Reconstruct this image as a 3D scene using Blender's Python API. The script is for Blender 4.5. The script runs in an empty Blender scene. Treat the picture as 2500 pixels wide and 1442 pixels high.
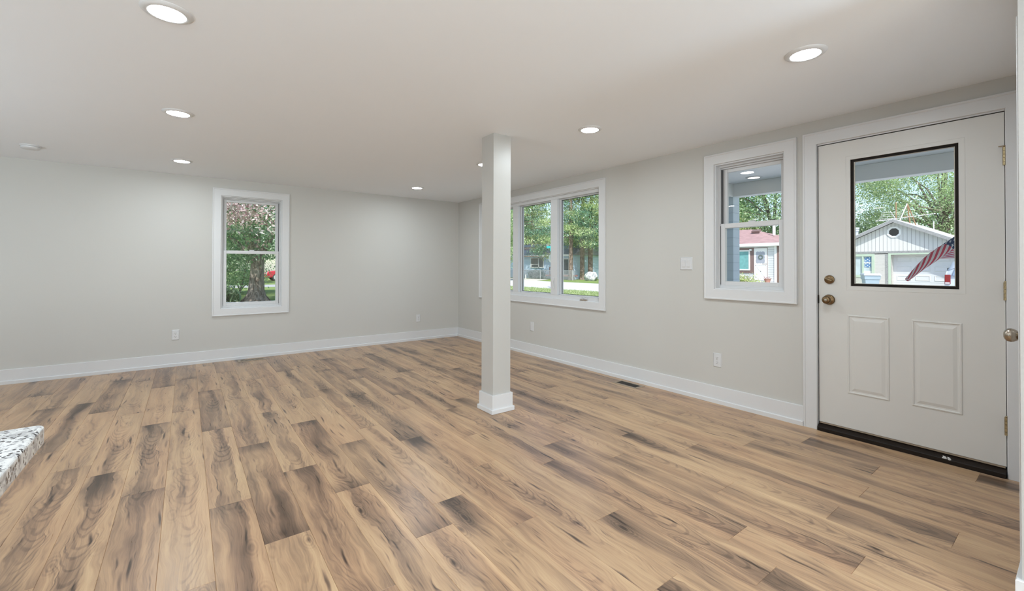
import bpy, bmesh, math, random
import numpy as np
from mathutils import Vector, Matrix

SC = bpy.context.scene
COL = SC.collection
PI = math.pi

# ------------------------------------------------------------------ camera
cam_d = bpy.data.cameras.new('camera')
cam = bpy.data.objects.new('camera', cam_d)
COL.objects.link(cam)
SC.camera = cam
YAW, PITCH, ROLL, CAMH = 0.6412, 0.0085, 0.0021, 1.1937
cam_d.sensor_fit = 'HORIZONTAL'
cam_d.sensor_width = 36.0
cam_d.lens = 1065.16 / 2500 * 36.0
cam_d.shift_y = -(721 - 639.98) / 2500
cam_d.clip_start = 0.02
cam_d.clip_end = 400
_f = Vector((math.sin(YAW) * math.cos(PITCH), math.cos(YAW) * math.cos(PITCH), math.sin(PITCH)))
_r = Vector((math.cos(YAW), -math.sin(YAW), 0))
_u = _r.cross(_f)
_r2 = math.cos(ROLL) * _r + math.sin(ROLL) * _u
_u2 = -math.sin(ROLL) * _r + math.cos(ROLL) * _u
_m = Matrix((_r2, _u2, -_f)).transposed().to_4x4()
_m.translation = (0, 0, CAMH)
cam.matrix_world = _m

# ------------------------------------------------------------------ light, sky, exposure
SC.view_settings.view_transform = 'Standard'
SC.view_settings.look = 'None'
SC.view_settings.exposure = 0.0
SC.view_settings.gamma = 1.0
SC.view_settings.use_curve_mapping = False
LAMP = 245.0           # radiance of the round ceiling light lenses
SUN = 5.2
SKY = 0.26
world = bpy.data.worlds.new('sky')
SC.world = world
world.use_nodes = True
wn = world.node_tree
wn.nodes.clear()
w_out = wn.nodes.new('ShaderNodeOutputWorld')
w_bg = wn.nodes.new('ShaderNodeBackground')
w_sky = wn.nodes.new('ShaderNodeTexSky')
w_sky.sky_type = 'NISHITA'
w_sky.sun_disc = False
w_sky.sun_elevation = math.radians(50)
w_sky.sun_rotation = math.radians(222)
w_sky.air_density = 1.0
w_sky.dust_density = 1.0
w_bg.inputs['Strength'].default_value = SKY
wn.links.new(w_sky.outputs[0], w_bg.inputs['Color'])
wn.links.new(w_bg.outputs[0], w_out.inputs['Surface'])
sun_d = bpy.data.lights.new('sun', 'SUN')
sun_d.energy = SUN
sun_d.angle = math.radians(0.8)
sun_d.color = (1.0, 0.96, 0.9)
sun = bpy.data.objects.new('sun', sun_d)
COL.objects.link(sun)
sun.rotation_euler = Vector((-0.50, -0.64, 0.92)).to_track_quat('Z', 'Y').to_euler()
sun.location = (-20, -20, 40)
# added fill lamp behind the camera, just inside the added rear opening
rear_fill_d = bpy.data.lights.new('rear_fill_light', 'AREA')
rear_fill_d.shape = 'RECTANGLE'
rear_fill_d.size, rear_fill_d.size_y = 4.0, 1.9
rear_fill_d.energy = 230
rear_fill_d.color = (0.84, 0.94, 1.0)
rear_fill = bpy.data.objects.new('rear_fill_light', rear_fill_d)
COL.objects.link(rear_fill)
rear_fill.location = (-1.4, -4.12, 1.10)
rear_fill.rotation_euler = (math.radians(90), 0, 0)
# added fill lamps out of view, aimed up to brighten the ceiling
for _i, (_x, _y, _z, _e) in enumerate(((-1.3, -1.7, 0.6, 56), (-3.25, 3.3, 0.5, 50), (2.6, -2.2, 0.6, 90))):
    fl_d = bpy.data.lights.new('ceiling_fill_light', 'AREA')
    fl_d.shape = 'DISK'
    fl_d.size = 0.7
    fl_d.energy = _e
    fl_d.color = (0.67, 0.85, 1.0)
    fl = bpy.data.objects.new('ceiling_fill_light', fl_d)
    COL.objects.link(fl)
    fl.location = (_x, _y, _z)
    fl.rotation_euler = (math.radians(180), 0, 0)
try:
    SC.cycles.use_denoising = True
    SC.cycles.max_bounces = 9
    SC.cycles.diffuse_bounces = 6
    SC.cycles.glossy_bounces = 4
    SC.cycles.transparent_max_bounces = 16
    SC.cycles.sample_clamp_indirect = 8.0
    SC.cycles.caustics_reflective = False
    SC.cycles.caustics_refractive = False
except Exception:
    pass

# ------------------------------------------------------------------ helpers: nodes and materials
class NT:
    def __init__(s, name):
        s.m = bpy.data.materials.new(name)
        s.m.use_nodes = True
        s.t = s.m.node_tree
        s.t.nodes.clear()
        s.out = s.t.nodes.new('ShaderNodeOutputMaterial')
    def n(s, typ, **kw):
        nd = s.t.nodes.new('ShaderNode' + typ)
        ins = kw.pop('ins', {})
        for k, v in kw.items():
            setattr(nd, k, v)
        for k, v in ins.items():
            s.put(nd.inputs[k], v)
        return nd
    def put(s, sock, v):
        if isinstance(v, bpy.types.NodeSocket):
            s.t.links.new(v, sock)
        elif isinstance(v, bpy.types.Node):
            s.t.links.new(v.outputs[0], sock)
        elif isinstance(v, (tuple, list)):
            if len(v) == 3 and len(sock.default_value) == 4:
                v = (*v, 1)
            sock.default_value = v
        else:
            sock.default_value = v
    def math(s, op, a, b=None, c=None, clamp=False):
        nd = s.t.nodes.new('ShaderNodeMath')
        nd.operation = op
        nd.use_clamp = clamp
        for i, v in enumerate((a, b, c)):
            if v is not None:
                s.put(nd.inputs[i], v)
        return nd.outputs[0]
    def vec(s, x=0.0, y=0.0, z=0.0):
        nd = s.t.nodes.new('ShaderNodeCombineXYZ')
        for i, v in enumerate((x, y, z)):
            s.put(nd.inputs[i], v)
        return nd.outputs[0]
    def noise(s, vec, scale=1.0, detail=2.0, rough=0.5, dist=0.0):
        nd = s.n('TexNoise', ins={'Vector': vec, 'Scale': scale, 'Detail': detail, 'Roughness': rough, 'Distortion': dist})
        return nd.outputs[0]
    def mix(s, fac, a, b, mode='MIX'):
        nd = s.t.nodes.new('ShaderNodeMix')
        nd.data_type = 'RGBA'
        nd.blend_type = mode
        nd.clamp_factor = True
        s.put(nd.inputs[0], fac)
        s.put(nd.inputs[6], a)
        s.put(nd.inputs[7], b)
        return nd.outputs[2]
    def step(s, x, lo, hi):
        nd = s.t.nodes.new('ShaderNodeMapRange')
        nd.interpolation_type = 'SMOOTHSTEP'
        s.put(nd.inputs[0], x)
        s.put(nd.inputs[1], lo)
        s.put(nd.inputs[2], hi)
        return nd.outputs[0]
    def bsdf(s, color, rough=0.5, metal=0.0, spec=0.5, bump=None, strength=0.2, dist=0.01, **kw):
        b = s.n('BsdfPrincipled')
        s.put(b.inputs['Base Color'], color)
        s.put(b.inputs['Roughness'], rough)
        s.put(b.inputs['Metallic'], metal)
        s.put(b.inputs['Specular IOR Level'], spec)
        if bump is not None:
            bp = s.n('Bump', ins={'Strength': strength, 'Distance': dist, 'Height': bump})
            s.t.links.new(bp.outputs[0], b.inputs['Normal'])
        for k, v in kw.items():
            s.put(b.inputs[k], v)
        s.t.links.new(b.outputs[0], s.out.inputs['Surface'])
        return b

def simple(name, col, rough=0.5, metal=0.0, spec=0.5, var=0.06, scale=8.0, bump=0.0, bscale=200.0, **kw):
    """plain surface with slight procedural mottling"""
    t = NT(name)
    g = t.n('TexCoord').outputs['Object']
    nz = t.noise(g, scale, 3.0)
    lo = tuple(max(0, c * (1 - var)) for c in col)
    hi = tuple(min(1, c * (1 + var)) for c in col)
    c = t.mix(nz, lo, hi)
    bn = t.noise(g, bscale, 2.0) if bump else None
    t.bsdf(c, rough, metal, spec, bump=bn, strength=bump, dist=0.002, **kw)
    return t.m

def leafy(name, c1, c2, c3=None, trans=0.35):
    """leaf cards: colour per leaf, part translucent"""
    t = NT(name)
    geo = t.n('NewGeometry')
    r = geo.outputs['Random Per Island']
    c = t.mix(r, c1, c2)
    if c3:
        c = t.mix(t.step(t.math('FRACT', t.math('MULTIPLY', r, 7.31)), 0.6, 0.9), c, c3)
    d = t.n('BsdfDiffuse', ins={'Color': c})
    tr = t.n('BsdfTranslucent', ins={'Color': c})
    gl = t.n('BsdfGlossy', ins={'Color': (0.9, 0.95, 0.9), 'Roughness': 0.35})
    mx = t.n('MixShader', ins={0: trans, 1: d.outputs[0], 2: tr.outputs[0]})
    m2 = t.n('MixShader', ins={0: 0.06, 1: mx.outputs[0], 2: gl.outputs[0]})
    t.t.links.new(m2.outputs[0], t.out.inputs['Surface'])
    return t.m

def siding(name, col, dark, axis, pitch, line=0.12, rough=0.6, wear=0.0, wearcol=(0.4, 0.4, 0.4), bumpy=0.6):
    """boards at a fixed pitch along one object axis, with bump grooves"""
    t = NT(name)
    g = t.n('TexCoord').outputs['Object']
    sp = t.n('SeparateXYZ', ins={0: g})
    f = t.math('FRACT', t.math('DIVIDE', t.math('ADD', sp.outputs[axis], 50.0), pitch))
    groove = t.math('LESS_THAN', f, line)
    nz = t.noise(g, 1.2, 4.0, 0.6)
    c = t.mix(nz, tuple(x * 0.92 for x in col), col)
    if wear:
        sc = [3.0, 3.0, 3.0]
        sc[axis] = 14.0
        w = t.noise(t.vec(*[t.math('MULTIPLY', sp.outputs[i], sc[i]) for i in range(3)]), 1.0, 5.0, 0.65)
        c = t.mix(t.math('MULTIPLY', t.step(w, 0.58, 0.72), wear), c, wearcol)
    c = t.mix(groove, c, dark)
    t.bsdf(c, rough, spec=0.3, bump=f, strength=bumpy, dist=0.02)
    return t.m

M = {}
M['wall'] = simple('greige_wall_paint', (0.555, 0.543, 0.513), 0.55, var=0.012, scale=2, bump=0.06, bscale=500)
M['endwall'] = simple('darkened_wall_paint', (0.46, 0.455, 0.44), 0.55, var=0.012, scale=2, bump=0.06, bscale=500)  # same wall paint, darkened where the added lamps over-brighten this wall
M['ceil'] = simple('ceiling_paint', (0.885, 0.915, 0.95), 0.8, spec=0.2, var=0.01, scale=2, bump=0.05, bscale=400)
M['trim'] = simple('white_trim_paint', (0.67, 0.67, 0.675), 0.32, var=0.01, scale=3)
M['column'] = simple('column_paint', (0.495, 0.483, 0.458), 0.4, var=0.01, scale=3)
M['vinyl'] = simple('white_vinyl', (0.64, 0.64, 0.645), 0.3, var=0.01, scale=5)
M['door'] = simple('warm_white_door_paint', (0.66, 0.643, 0.612), 0.38, var=0.02, scale=4, bump=0.04, bscale=90)
M['plastic'] = simple('white_plastic', (0.66, 0.66, 0.665), 0.28, var=0.01)
M['dark'] = simple('dark_slot', (0.02, 0.018, 0.016), 0.6)
M['gap'] = simple('black_weatherstrip', (0.012, 0.012, 0.012), 0.8)
M['brass'] = simple('antique_brass', (0.20, 0.135, 0.075), 0.24, 1.0, var=0.35, scale=60)
M['nickel'] = simple('aged_nickel', (0.40, 0.345, 0.28), 0.25, 1.0, var=0.15, scale=40)
M['hinge'] = simple('worn_brass_hinge', (0.42, 0.33, 0.19), 0.4, 0.9, var=0.4, scale=120)
M['thresh'] = simple('dark_brown_threshold', (0.012, 0.007, 0.0045), 0.5, spec=0.25, var=0.5, scale=40)
M['seal'] = simple('dark_brown_glazing_seal', (0.016, 0.012, 0.009), 0.7, spec=0.2, var=0.5, scale=25)
M['bead'] = simple('pale_glazing_bead', (0.55, 0.52, 0.46), 0.5, var=0.1, scale=20)
M['register'] = simple('tan_floor_register', (0.34, 0.27, 0.20), 0.4, 0.3, var=0.1, scale=40)
M['white'] = simple('white_outdoor_paint', (0.80, 0.80, 0.79), 0.5, var=0.04, scale=3)
M['porch'] = simple('porch_ceiling_paint', (0.86, 0.86, 0.86), 0.6, var=0.03, scale=3)
M['bluepost'] = siding('pale_blue_siding', (0.66, 0.74, 0.80), (0.52, 0.60, 0.66), 2, 0.11, 0.08)
M['concrete'] = simple('pale_concrete', (0.72, 0.70, 0.67), 0.85, var=0.1, scale=1.2, bump=0.2, bscale=30)
M['asphalt'] = simple('sun_bleached_street', (0.66, 0.65, 0.66), 0.9, var=0.08, scale=0.6, bump=0.2, bscale=20)
M['bark'] = None
M['foundation'] = simple('grey_foundation', (0.35, 0.34, 0.33), 0.9, var=0.15, scale=4)

def glass_mat(name, tint, refl=1.0):
    t = NT(name)
    tr = t.n('BsdfTransparent', ins={'Color': tint})
    gl = t.n('BsdfGlossy', ins={'Color': (1.0, 0.96, 0.9), 'Roughness': 0.0})
    bk = t.n('NewGeometry').outputs['Backfacing']
    fr = t.n('Fresnel', ins={'IOR': t.math('SUBTRACT', 1.5, t.math('MULTIPLY', bk, 1.5 - 1 / 1.5))})
    mx = t.n('MixShader', ins={0: t.math('MULTIPLY', fr, refl), 1: tr.outputs[0], 2: gl.outputs[0]})
    t.t.links.new(mx.outputs[0], t.out.inputs['Surface'])
    return t.m
M['glass'] = glass_mat('window_glass', (0.95, 0.975, 0.97))
M['darkglass'] = simple('dark_house_window_glass', (0.10, 0.13, 0.15), 0.05, spec=0.8, var=0.4, scale=1.5)

def emis(name, col, strength):
    t = NT(name)
    e = t.n('Emission', ins={'Color': col, 'Strength': strength})
    t.t.links.new(e.outputs[0], t.out.inputs['Surface'])
    return t.m
M['lens'] = emis('lit_lens', (0.84, 0.94, 1.0), LAMP)
M['porchlens'] = emis('lit_porch_lens', (1.0, 0.86, 0.72), 3.0)

def bark_mat(name, a, b):
    t = NT(name)
    g = t.n('TexCoord').outputs['Object']
    sp = t.n('SeparateXYZ', ins={0: g})
    v = t.vec(t.math('MULTIPLY', sp.outputs[0], 9.0), t.math('MULTIPLY', sp.outputs[1], 9.0), t.math('MULTIPLY', sp.outputs[2], 1.6))
    nz = t.noise(v, 1.6, 5.0, 0.65, 0.6)
    t.bsdf(t.mix(t.step(nz, 0.35, 0.65), a, b), 0.9, spec=0.1, bump=nz, strength=0.8, dist=0.03)
    return t.m
M['bark'] = bark_mat('grey_brown_bark', (0.13, 0.10, 0.08), (0.36, 0.31, 0.27))
M['pinebark'] = bark_mat('pine_bark', (0.12, 0.085, 0.065), (0.34, 0.27, 0.22))

# granite
def granite():
    t = NT('white_speckled_granite')
    g = t.n('TexCoord').outputs['Object']
    n1 = t.noise(g, 38.0, 4.0, 0.6, 0.8)
    n2 = t.noise(g, 120.0, 3.0, 0.6, 0.4)
    vo = t.n('TexVoronoi', ins={'Vector': g, 'Scale': 130.0})
    c = t.mix(t.step(n1, 0.42, 0.66), (0.66, 0.66, 0.65), (0.38, 0.38, 0.38))
    c = t.mix(t.step(n2, 0.57, 0.66), c, (0.24, 0.24, 0.25))
    dk = t.math('MULTIPLY', t.math('LESS_THAN', vo.outputs['Distance'], 0.36), t.step(t.noise(g, 30.0, 2.0), 0.46, 0.55))
    c = t.mix(dk, c, (0.035, 0.035, 0.04))
    t.bsdf(c, 0.18, spec=0.5)
    return t.m
M['granite'] = granite()
M['cabinet'] = simple('white_cabinet_paint', (0.75, 0.75, 0.74), 0.35, var=0.02)

# wood-look plank floor
def floor_mat():
    t = NT('wood_look_vinyl_planks')
    uv = t.n('UVMap', uv_map='plank')
    sp = t.n('SeparateXYZ', ins={0: uv.outputs[0]})
    u, v = sp.outputs[0], sp.outputs[1]
    a = t.n('SeparateXYZ', ins={0: t.n('UVMap', uv_map='seedtone').outputs[0]})
    seed, tone = a.outputs[0], a.outputs[1]
    b = t.n('SeparateXYZ', ins={0: t.n('UVMap', uv_map='bandfar').outputs[0]})
    band, far = b.outputs[0], b.outputs[1]
    L = 1.235
    so = t.math('MULTIPLY', seed, 61.7)
    def P(su, sv, k, w=0.0):
        vv = t.math('ADD', v, t.math('MULTIPLY', wob, w)) if w else v
        return t.vec(t.math('ADD', t.math('MULTIPLY', u, su), so), t.math('ADD', t.math('MULTIPLY', vv, sv), t.math('MULTIPLY', so, 0.37)), t.math('ADD', t.math('MULTIPLY', so, 0.7), k))
    mul, add, sub = (lambda a, b: t.math('MULTIPLY', a, b)), (lambda a, b: t.math('ADD', a, b)), (lambda a, b: t.math('SUBTRACT', a, b))
    wob = sub(t.noise(t.vec(add(mul(u, 2.4), so), add(mul(v, 6.0), so), 1.0), 1.0, 3.0), 0.5)
    wob2 = sub(t.noise(P(5.0, 3.0, 2.0), 1.0, 3.0, 0.6), 0.5)
    d = add(sub(v, 0.09), mul(wob, 0.13))
    ad = t.math('ABSOLUTE', d)
    n1 = sub(t.noise(P(0.8, 13.0, 3.0, .10), 1.0, 2.0), 0.5)
    n2 = sub(t.noise(P(1.9, 44.0, 4.0, .12), 1.0, 3.0, 0.6), 0.5)
    n3 = sub(t.noise(P(5.0, 190.0, 5.0, .10), 1.0, 3.0, 0.6), 0.5)
    n4 = sub(t.noise(P(3.2, 7.0, 6.0), 1.0, 3.0, 0.6), 0.5)
    T = add(0.705, mul(n1, 0.62))
    T = add(T, mul(n2, 0.50))
    T = add(T, mul(n3, 0.34))
    T = add(T, mul(n4, 0.20))
    # heartwood along the middle of a plank, patchy
    patch = t.step(t.noise(P(1.5, 4.0, 7.0), 1.0, 2.0), 0.42, 0.66)
    heart = mul(t.step(ad, 0.075, 0.012), patch)
    T = sub(T, mul(heart, 0.16))
    # darker planks with darker ends
    fade = t.step(t.noise(P(1.7, 5.0, 8.0), 1.0, 2.0), 0.25, 0.6)
    ends = t.math('MAXIMUM', t.step(add(u, mul(wob2, .10)), 0.15, 0.0), t.step(add(u, mul(wob2, .12)), L - 0.17, L))
    T = sub(T, mul(tone, add(add(0.10, mul(fade, 0.13)), mul(ends, 0.16))))
    # dark far end
    fe = t.step(add(u, mul(wob, 0.6)), L - 0.55, L - 0.02)
    T = sub(T, mul(mul(mul(fe, far), t.step(ad, 0.09, 0.025)), 0.36))
    # mottled band with wavy dark edges
    bw = add(0.043, mul(wob2, 0.055))
    inb = mul(t.step(sub(bw, ad), -0.003, 0.003), band)
    T = sub(T, mul(inb, add(0.13, mul(n4, 0.55))))
    edge = mul(t.step(t.math('ABSOLUTE', sub(bw, ad)), 0.004, 0.0), t.step(t.noise(P(5.0, 2.0, 9.0), 1.0, 2.0), 0.48, 0.6))
    T = sub(T, mul(mul(edge, band), 0.30))
    # cathedral arches
    ph = sub(mul(mul(d, d), 62.0), mul(u, 1.0))
    arch = t.math('SINE', mul(add(ph, mul(wob2, 0.22)), 74.0))
    am = mul(t.step(t.noise(P(1.3, 5.0, 10.0), 1.0, 1.0), 0.44, 0.60), t.step(ad, 0.085, 0.04))
    T = sub(T, mul(mul(t.step(arch, 0.0, 1.0), am), 0.135))
    # long dark mineral slits
    def slits(su, sv, k, lo, hi, r0):
        vo = t.n('TexVoronoi', ins={'Vector': t.vec(add(mul(u, su), so), add(mul(add(v, mul(wob, 0.07)), sv), so), k), 'Scale': 1.0})
        return mul(t.step(vo.outputs['Distance'], r0, 0.02), t.step(t.noise(P(2.0, 9.0, k + 4.0), 1.0, 1.0), lo, hi))
    T = sub(T, mul(slits(2.2, 26.0, 0.0, .45, .54, .26), 0.50))
    T = sub(T, mul(slits(5.0, 60.0, 2.0, .48, .60, .30), 0.26))
    # knots
    vk = t.n('TexVoronoi', ins={'Vector': t.vec(add(mul(add(u, mul(wob2, 0.06)), 2.6), so), add(mul(v, 7.0), so), 3.0), 'Scale': 1.0})
    kd = add(vk.outputs['Distance'], mul(n4, 0.10))
    halo = mul(t.step(kd, 0.34, 0.08), add(0.5, mul(t.math('SINE', mul(kd, 105.0)), 0.3)))
    T = sub(T, mul(halo, 0.19))
    T = sub(T, mul(t.step(kd, 0.085, 0.03), 0.38))
    cr = t.n('ValToRGB', ins={0: T})
    el = cr.color_ramp.elements
    el[0].position, el[0].color = 0.08, (.050, .034, .025, 1)
    el[1].position, el[1].color = 0.95, (.545, .405, .275, 1)
    for p_, c_ in ((0.26, (.135, .094, .069)), (0.44, (.245, .170, .122)), (0.62, (.385, .270, .184)), (0.78, (.470, .340, .230))):
        e_ = el.new(p_)
        e_.color = (*c_, 1)
    c = t.mix(mul(t.step(t.noise(P(0.9, 4.0, 12.0), 1.0, 1.0), 0.42, 0.7), 0.5), cr.outputs[0], (1.0, 0.93, 0.93), 'MULTIPLY')
    hsv = t.n('HueSaturation', ins={'Hue': 0.5, 'Saturation': 1.2, 'Value': 1.12, 'Color': c})
    rg = add(0.32, mul(n3, 0.22))
    t.bsdf(hsv.outputs[0], rg, spec=0.5, bump=n3, strength=0.05, dist=0.001)
    return t.m
M['floor'] = floor_mat()

# ------------------------------------------------------------------ helpers: meshes
class MB:
    def __init__(s):
        s.v, s.f = [], []
    def add(s, vs, fs):
        o = len(s.v)
        s.v += [tuple(x) for x in vs]
        s.f += [tuple(i + o for i in f) for f in fs]
        return s
    def box(s, x0, x1, y0, y1, z0, z1):
        return s.add([(x0, y0, z0), (x1, y0, z0), (x1, y1, z0), (x0, y1, z0), (x0, y0, z1), (x1, y0, z1), (x1, y1, z1), (x0, y1, z1)],
                     [(0, 3, 2, 1), (4, 5, 6, 7), (0, 1, 5, 4), (1, 2, 6, 5), (2, 3, 7, 6), (3, 0, 4, 7)])
    def obox(s, c, ax, ay, az):
        c, ax, ay, az = map(Vector, (c, ax, ay, az))
        vs = [c + sx * ax + sy * ay + sz * az for sz in (-1, 1) for sx, sy in ((-1, -1), (1, -1), (1, 1), (-1, 1))]
        return s.add(vs, [(0, 3, 2, 1), (4, 5, 6, 7), (0, 1, 5, 4), (1, 2, 6, 5), (2, 3, 7, 6), (3, 0, 4, 7)])
    def lathe(s, prof, c=(0, 0, 0), axis='z', n=32, cap=True):
        """profile [(r, h)] turned about an axis"""
        vs, fs = [], []
        for r, h in prof:
            for k in range(n):
                a = 2 * PI * k / n
                p = (r * math.cos(a), r * math.sin(a), h)
                if axis == 'x':
                    p = (p[2], p[0], p[1])
                elif axis == 'y':
                    p = (p[1], p[2], p[0])
                vs.append((c[0] + p[0], c[1] + p[1], c[2] + p[2]))
        m = len(prof)
        for i in range(m - 1):
            for k in range(n):
                k2 = (k + 1) % n
                fs.append((i * n + k, i * n + k2, (i + 1) * n + k2, (i + 1) * n + k))
        if cap:
            fs.append(tuple(range(n - 1, -1, -1)))
            fs.append(tuple((m - 1) * n + k for k in range(n)))
        return s.add(vs, fs)
    def tube(s, pts, rad, n=8):
        pts = [Vector(p) for p in pts]
        if not isinstance(rad, (list, tuple)):
            rad = [rad] * len(pts)
        vs, fs = [], []
        for i, p in enumerate(pts):
            d = (pts[min(i + 1, len(pts) - 1)] - pts[max(i - 1, 0)]).normalized()
            a = d.orthogonal().normalized() if abs(d.z) > 0.95 else d.cross(Vector((0, 0, 1))).normalized()
            b = d.cross(a)
            for k in range(n):
                t = 2 * PI * k / n
                vs.append(p + rad[i] * (math.cos(t) * a + math.sin(t) * b))
        for i in range(len(pts) - 1):
            for k in range(n):
                k2 = (k + 1) % n
                fs.append((i * n + k, i * n + k2, (i + 1) * n + k2, (i + 1) * n + k))
        fs.append(tuple(range(n - 1, -1, -1)))
        fs.append(tuple((len(pts) - 1) * n + k for k in range(n)))
        return s.add(vs, fs)
    def prism(s, poly, fn, h0, h1):
        """2-D polygon extruded between two heights; fn(a, b, h) -> point"""
        n = len(poly)
        vs = [fn(a, b, h0) for a, b in poly] + [fn(a, b, h1) for a, b in poly]
        fs = [tuple(range(n - 1, -1, -1)), tuple(range(n, 2 * n))]
        for i in range(n):
            j = (i + 1) % n
            fs.append((i, j, n + j, n + i))
        return s.add(vs, fs)
    def sweep(s, path, prof, fn, closed=True):
        """profile [(offset to the left of the path, height)] swept along an in-plane path with mitred corners"""
        n = len(path)
        pts = [Vector((a, b)) for a, b in path]
        vs, fs = [], []
        for i, p in enumerate(pts):
            def nrm(i0, i1):
                e = (pts[i1] - pts[i0]).normalized()
                return Vector((-e.y, e.x))
            if closed or 0 < i < n - 1:
                n0, n1 = nrm((i - 1) % n, i), nrm(i, (i + 1) % n)
                m = (n0 + n1)
                m = m / max(1e-6, m.dot(n0))
            elif i == 0:
                m = nrm(0, 1)
            else:
                m = nrm(n - 2, n - 1)
            for off, h in prof:
                q = p + m * off
                vs.append(fn(q.x, q.y, h))
        k = len(prof)
        for i in range(n if closed else n - 1):
            j = (i + 1) % n
            for a in range(k):
                b = (a + 1) % k
                fs.append((i * k + a, j * k + a, j * k + b, i * k + b))
        if not closed:
            fs.append(tuple(range(k)))
            fs.append(tuple((n - 1) * k + a for a in range(k - 1, -1, -1)))
        return s.add(vs, fs)
    def build(s, name, mat, parent=None, origin=None, smooth=False, bevel=0.0, kind=None, segs=2):
        me = bpy.data.meshes.new(name)
        if parent is not None:
            r = parent
            while r.parent is not None:
                r = r.parent
            og = Vector(r.location) if r.get('_abs') else Vector((0, 0, 0))
        else:
            og = Vector(origin) if origin is not None else Vector((0, 0, 0))
        me.from_pydata([tuple(Vector(p) - og) for p in s.v], [], s.f)
        bm = bmesh.new()
        bm.from_mesh(me)
        bmesh.ops.recalc_face_normals(bm, faces=bm.faces)
        bm.to_mesh(me)
        bm.free()
        mats = mat if isinstance(mat, (list, tuple)) else [mat]
        for m_ in mats:
            me.materials.append(M[m_] if isinstance(m_, str) else m_)
        if smooth:
            for p in me.polygons:
                p.use_smooth = True
        o = bpy.data.objects.new(name, me)
        COL.objects.link(o)
        if parent is not None:
            o.parent = parent
        else:
            o.location = og
        if smooth and smooth != 'all':
            try:
                me.set_sharp_from_angle(angle=math.radians(40))
            except Exception:
                pass
        if bevel:
            b = o.modifiers.new('bevel', 'BEVEL')
            b.width = bevel
            b.segments = segs
            b.limit_method = 'ANGLE'
            b.angle_limit = math.radians(40)
        if kind:
            o['kind'] = kind
        return o

def tag(o, label, cat, group=None, kind=None):
    o['label'] = label
    o['category'] = cat
    if group:
        o['group'] = group
    if kind:
        o['kind'] = kind
    return o

def empty(name, loc=(0, 0, 0), label=None, cat=None, group=None, kind=None):
    e = bpy.data.objects.new(name, None)
    COL.objects.link(e)
    e.location = loc
    e.empty_display_size = 0.1
    e['_abs'] = 1
    if label:
        tag(e, label, cat, group)
    if kind:
        e['kind'] = kind
    return e

def copy_tree(o, parent=None):
    c = o.copy()
    COL.objects.link(c)
    if parent is not None:
        c.parent = parent
    for ch in list(o.children):
        copy_tree(ch, c)
    return c

fnX = lambda x0: (lambda a, b, h: (x0 - h, a, b))      # plane facing -x (the right wall): a = y, b = z, h = towards the room
fnY = lambda y0: (lambda a, b, h: (a, y0 - h, b))      # plane facing -y (the back wall): a = x, b = z
fnYp = lambda y0: (lambda a, b, h: (a, y0 + h, b))     # plane facing +y
fnZ = lambda z0: (lambda a, b, h: (a, b, z0 + h))

# ------------------------------------------------------------------ room shell
XR, YB, H = 3.734, 6.54, 2.276
XL, YF = -3.6, -4.2
XO, YO = XR + 0.14, YB + 0.14
DY0, DY1 = 0.2912, 1.2452            # entry door opening
W3 = (1.452, 2.014, 0.996, 2.089)    # small double-hung window
W2 = (3.351, 5.767, 0.785, 2.088)    # wide window
W1 = (0.344, 1.025, 0.651, 2.068)    # window in the back wall
def wall_strips(mb, axis, c0, c1, lo, hi, openings, ztop):
    def b(a0, a1, z0, z1):
        if a1 - a0 < 1e-4 or z1 - z0 < 1e-4:
            return
        if axis == 'x':
            mb.box(c0, c1, a0, a1, z0, z1)
        else:
            mb.box(a0, a1, c0, c1, z0, z1)
    a = lo
    for (o0, o1, z0, z1) in sorted(openings):
        b(a, o0, 0, ztop)
        b(o0, o1, 0, z0)
        b(o0, o1, z1, ztop)
        a = o1
    b(a, hi, 0, ztop)
m = MB(); wall_strips(m, 'x', XR, XO, YF, YO, [(DY0, DY1, 0, 2.10), W3, W2], H)
m.build('wall_right', 'wall', kind='structure')
m = MB(); wall_strips(m, 'y', YB, YO, XL - 0.14, XR, [W1], H)
m.build('wall_back', 'wall', kind='structure')
W4 = (-3.45, 0.65, 0.06, 2.12)
m = MB(); wall_strips(m, 'y', YF - 0.14, YF, XL - 0.14, XO, [W4], H)
m.build('wall_front', 'wall', kind='structure')
MB().box(XL - 0.14, XL, YF, YB, 0, H).build('wall_left', 'wall', kind='structure')
MB().box(2.25, XR, 0.035, 0.155, 0, H).build('wall_closet', 'endwall', kind='structure')
MB().box(XL - 0.4, XO, YF - 0.4, YO, H, H + 0.22).build('ceiling', 'ceil', kind='structure')

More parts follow.
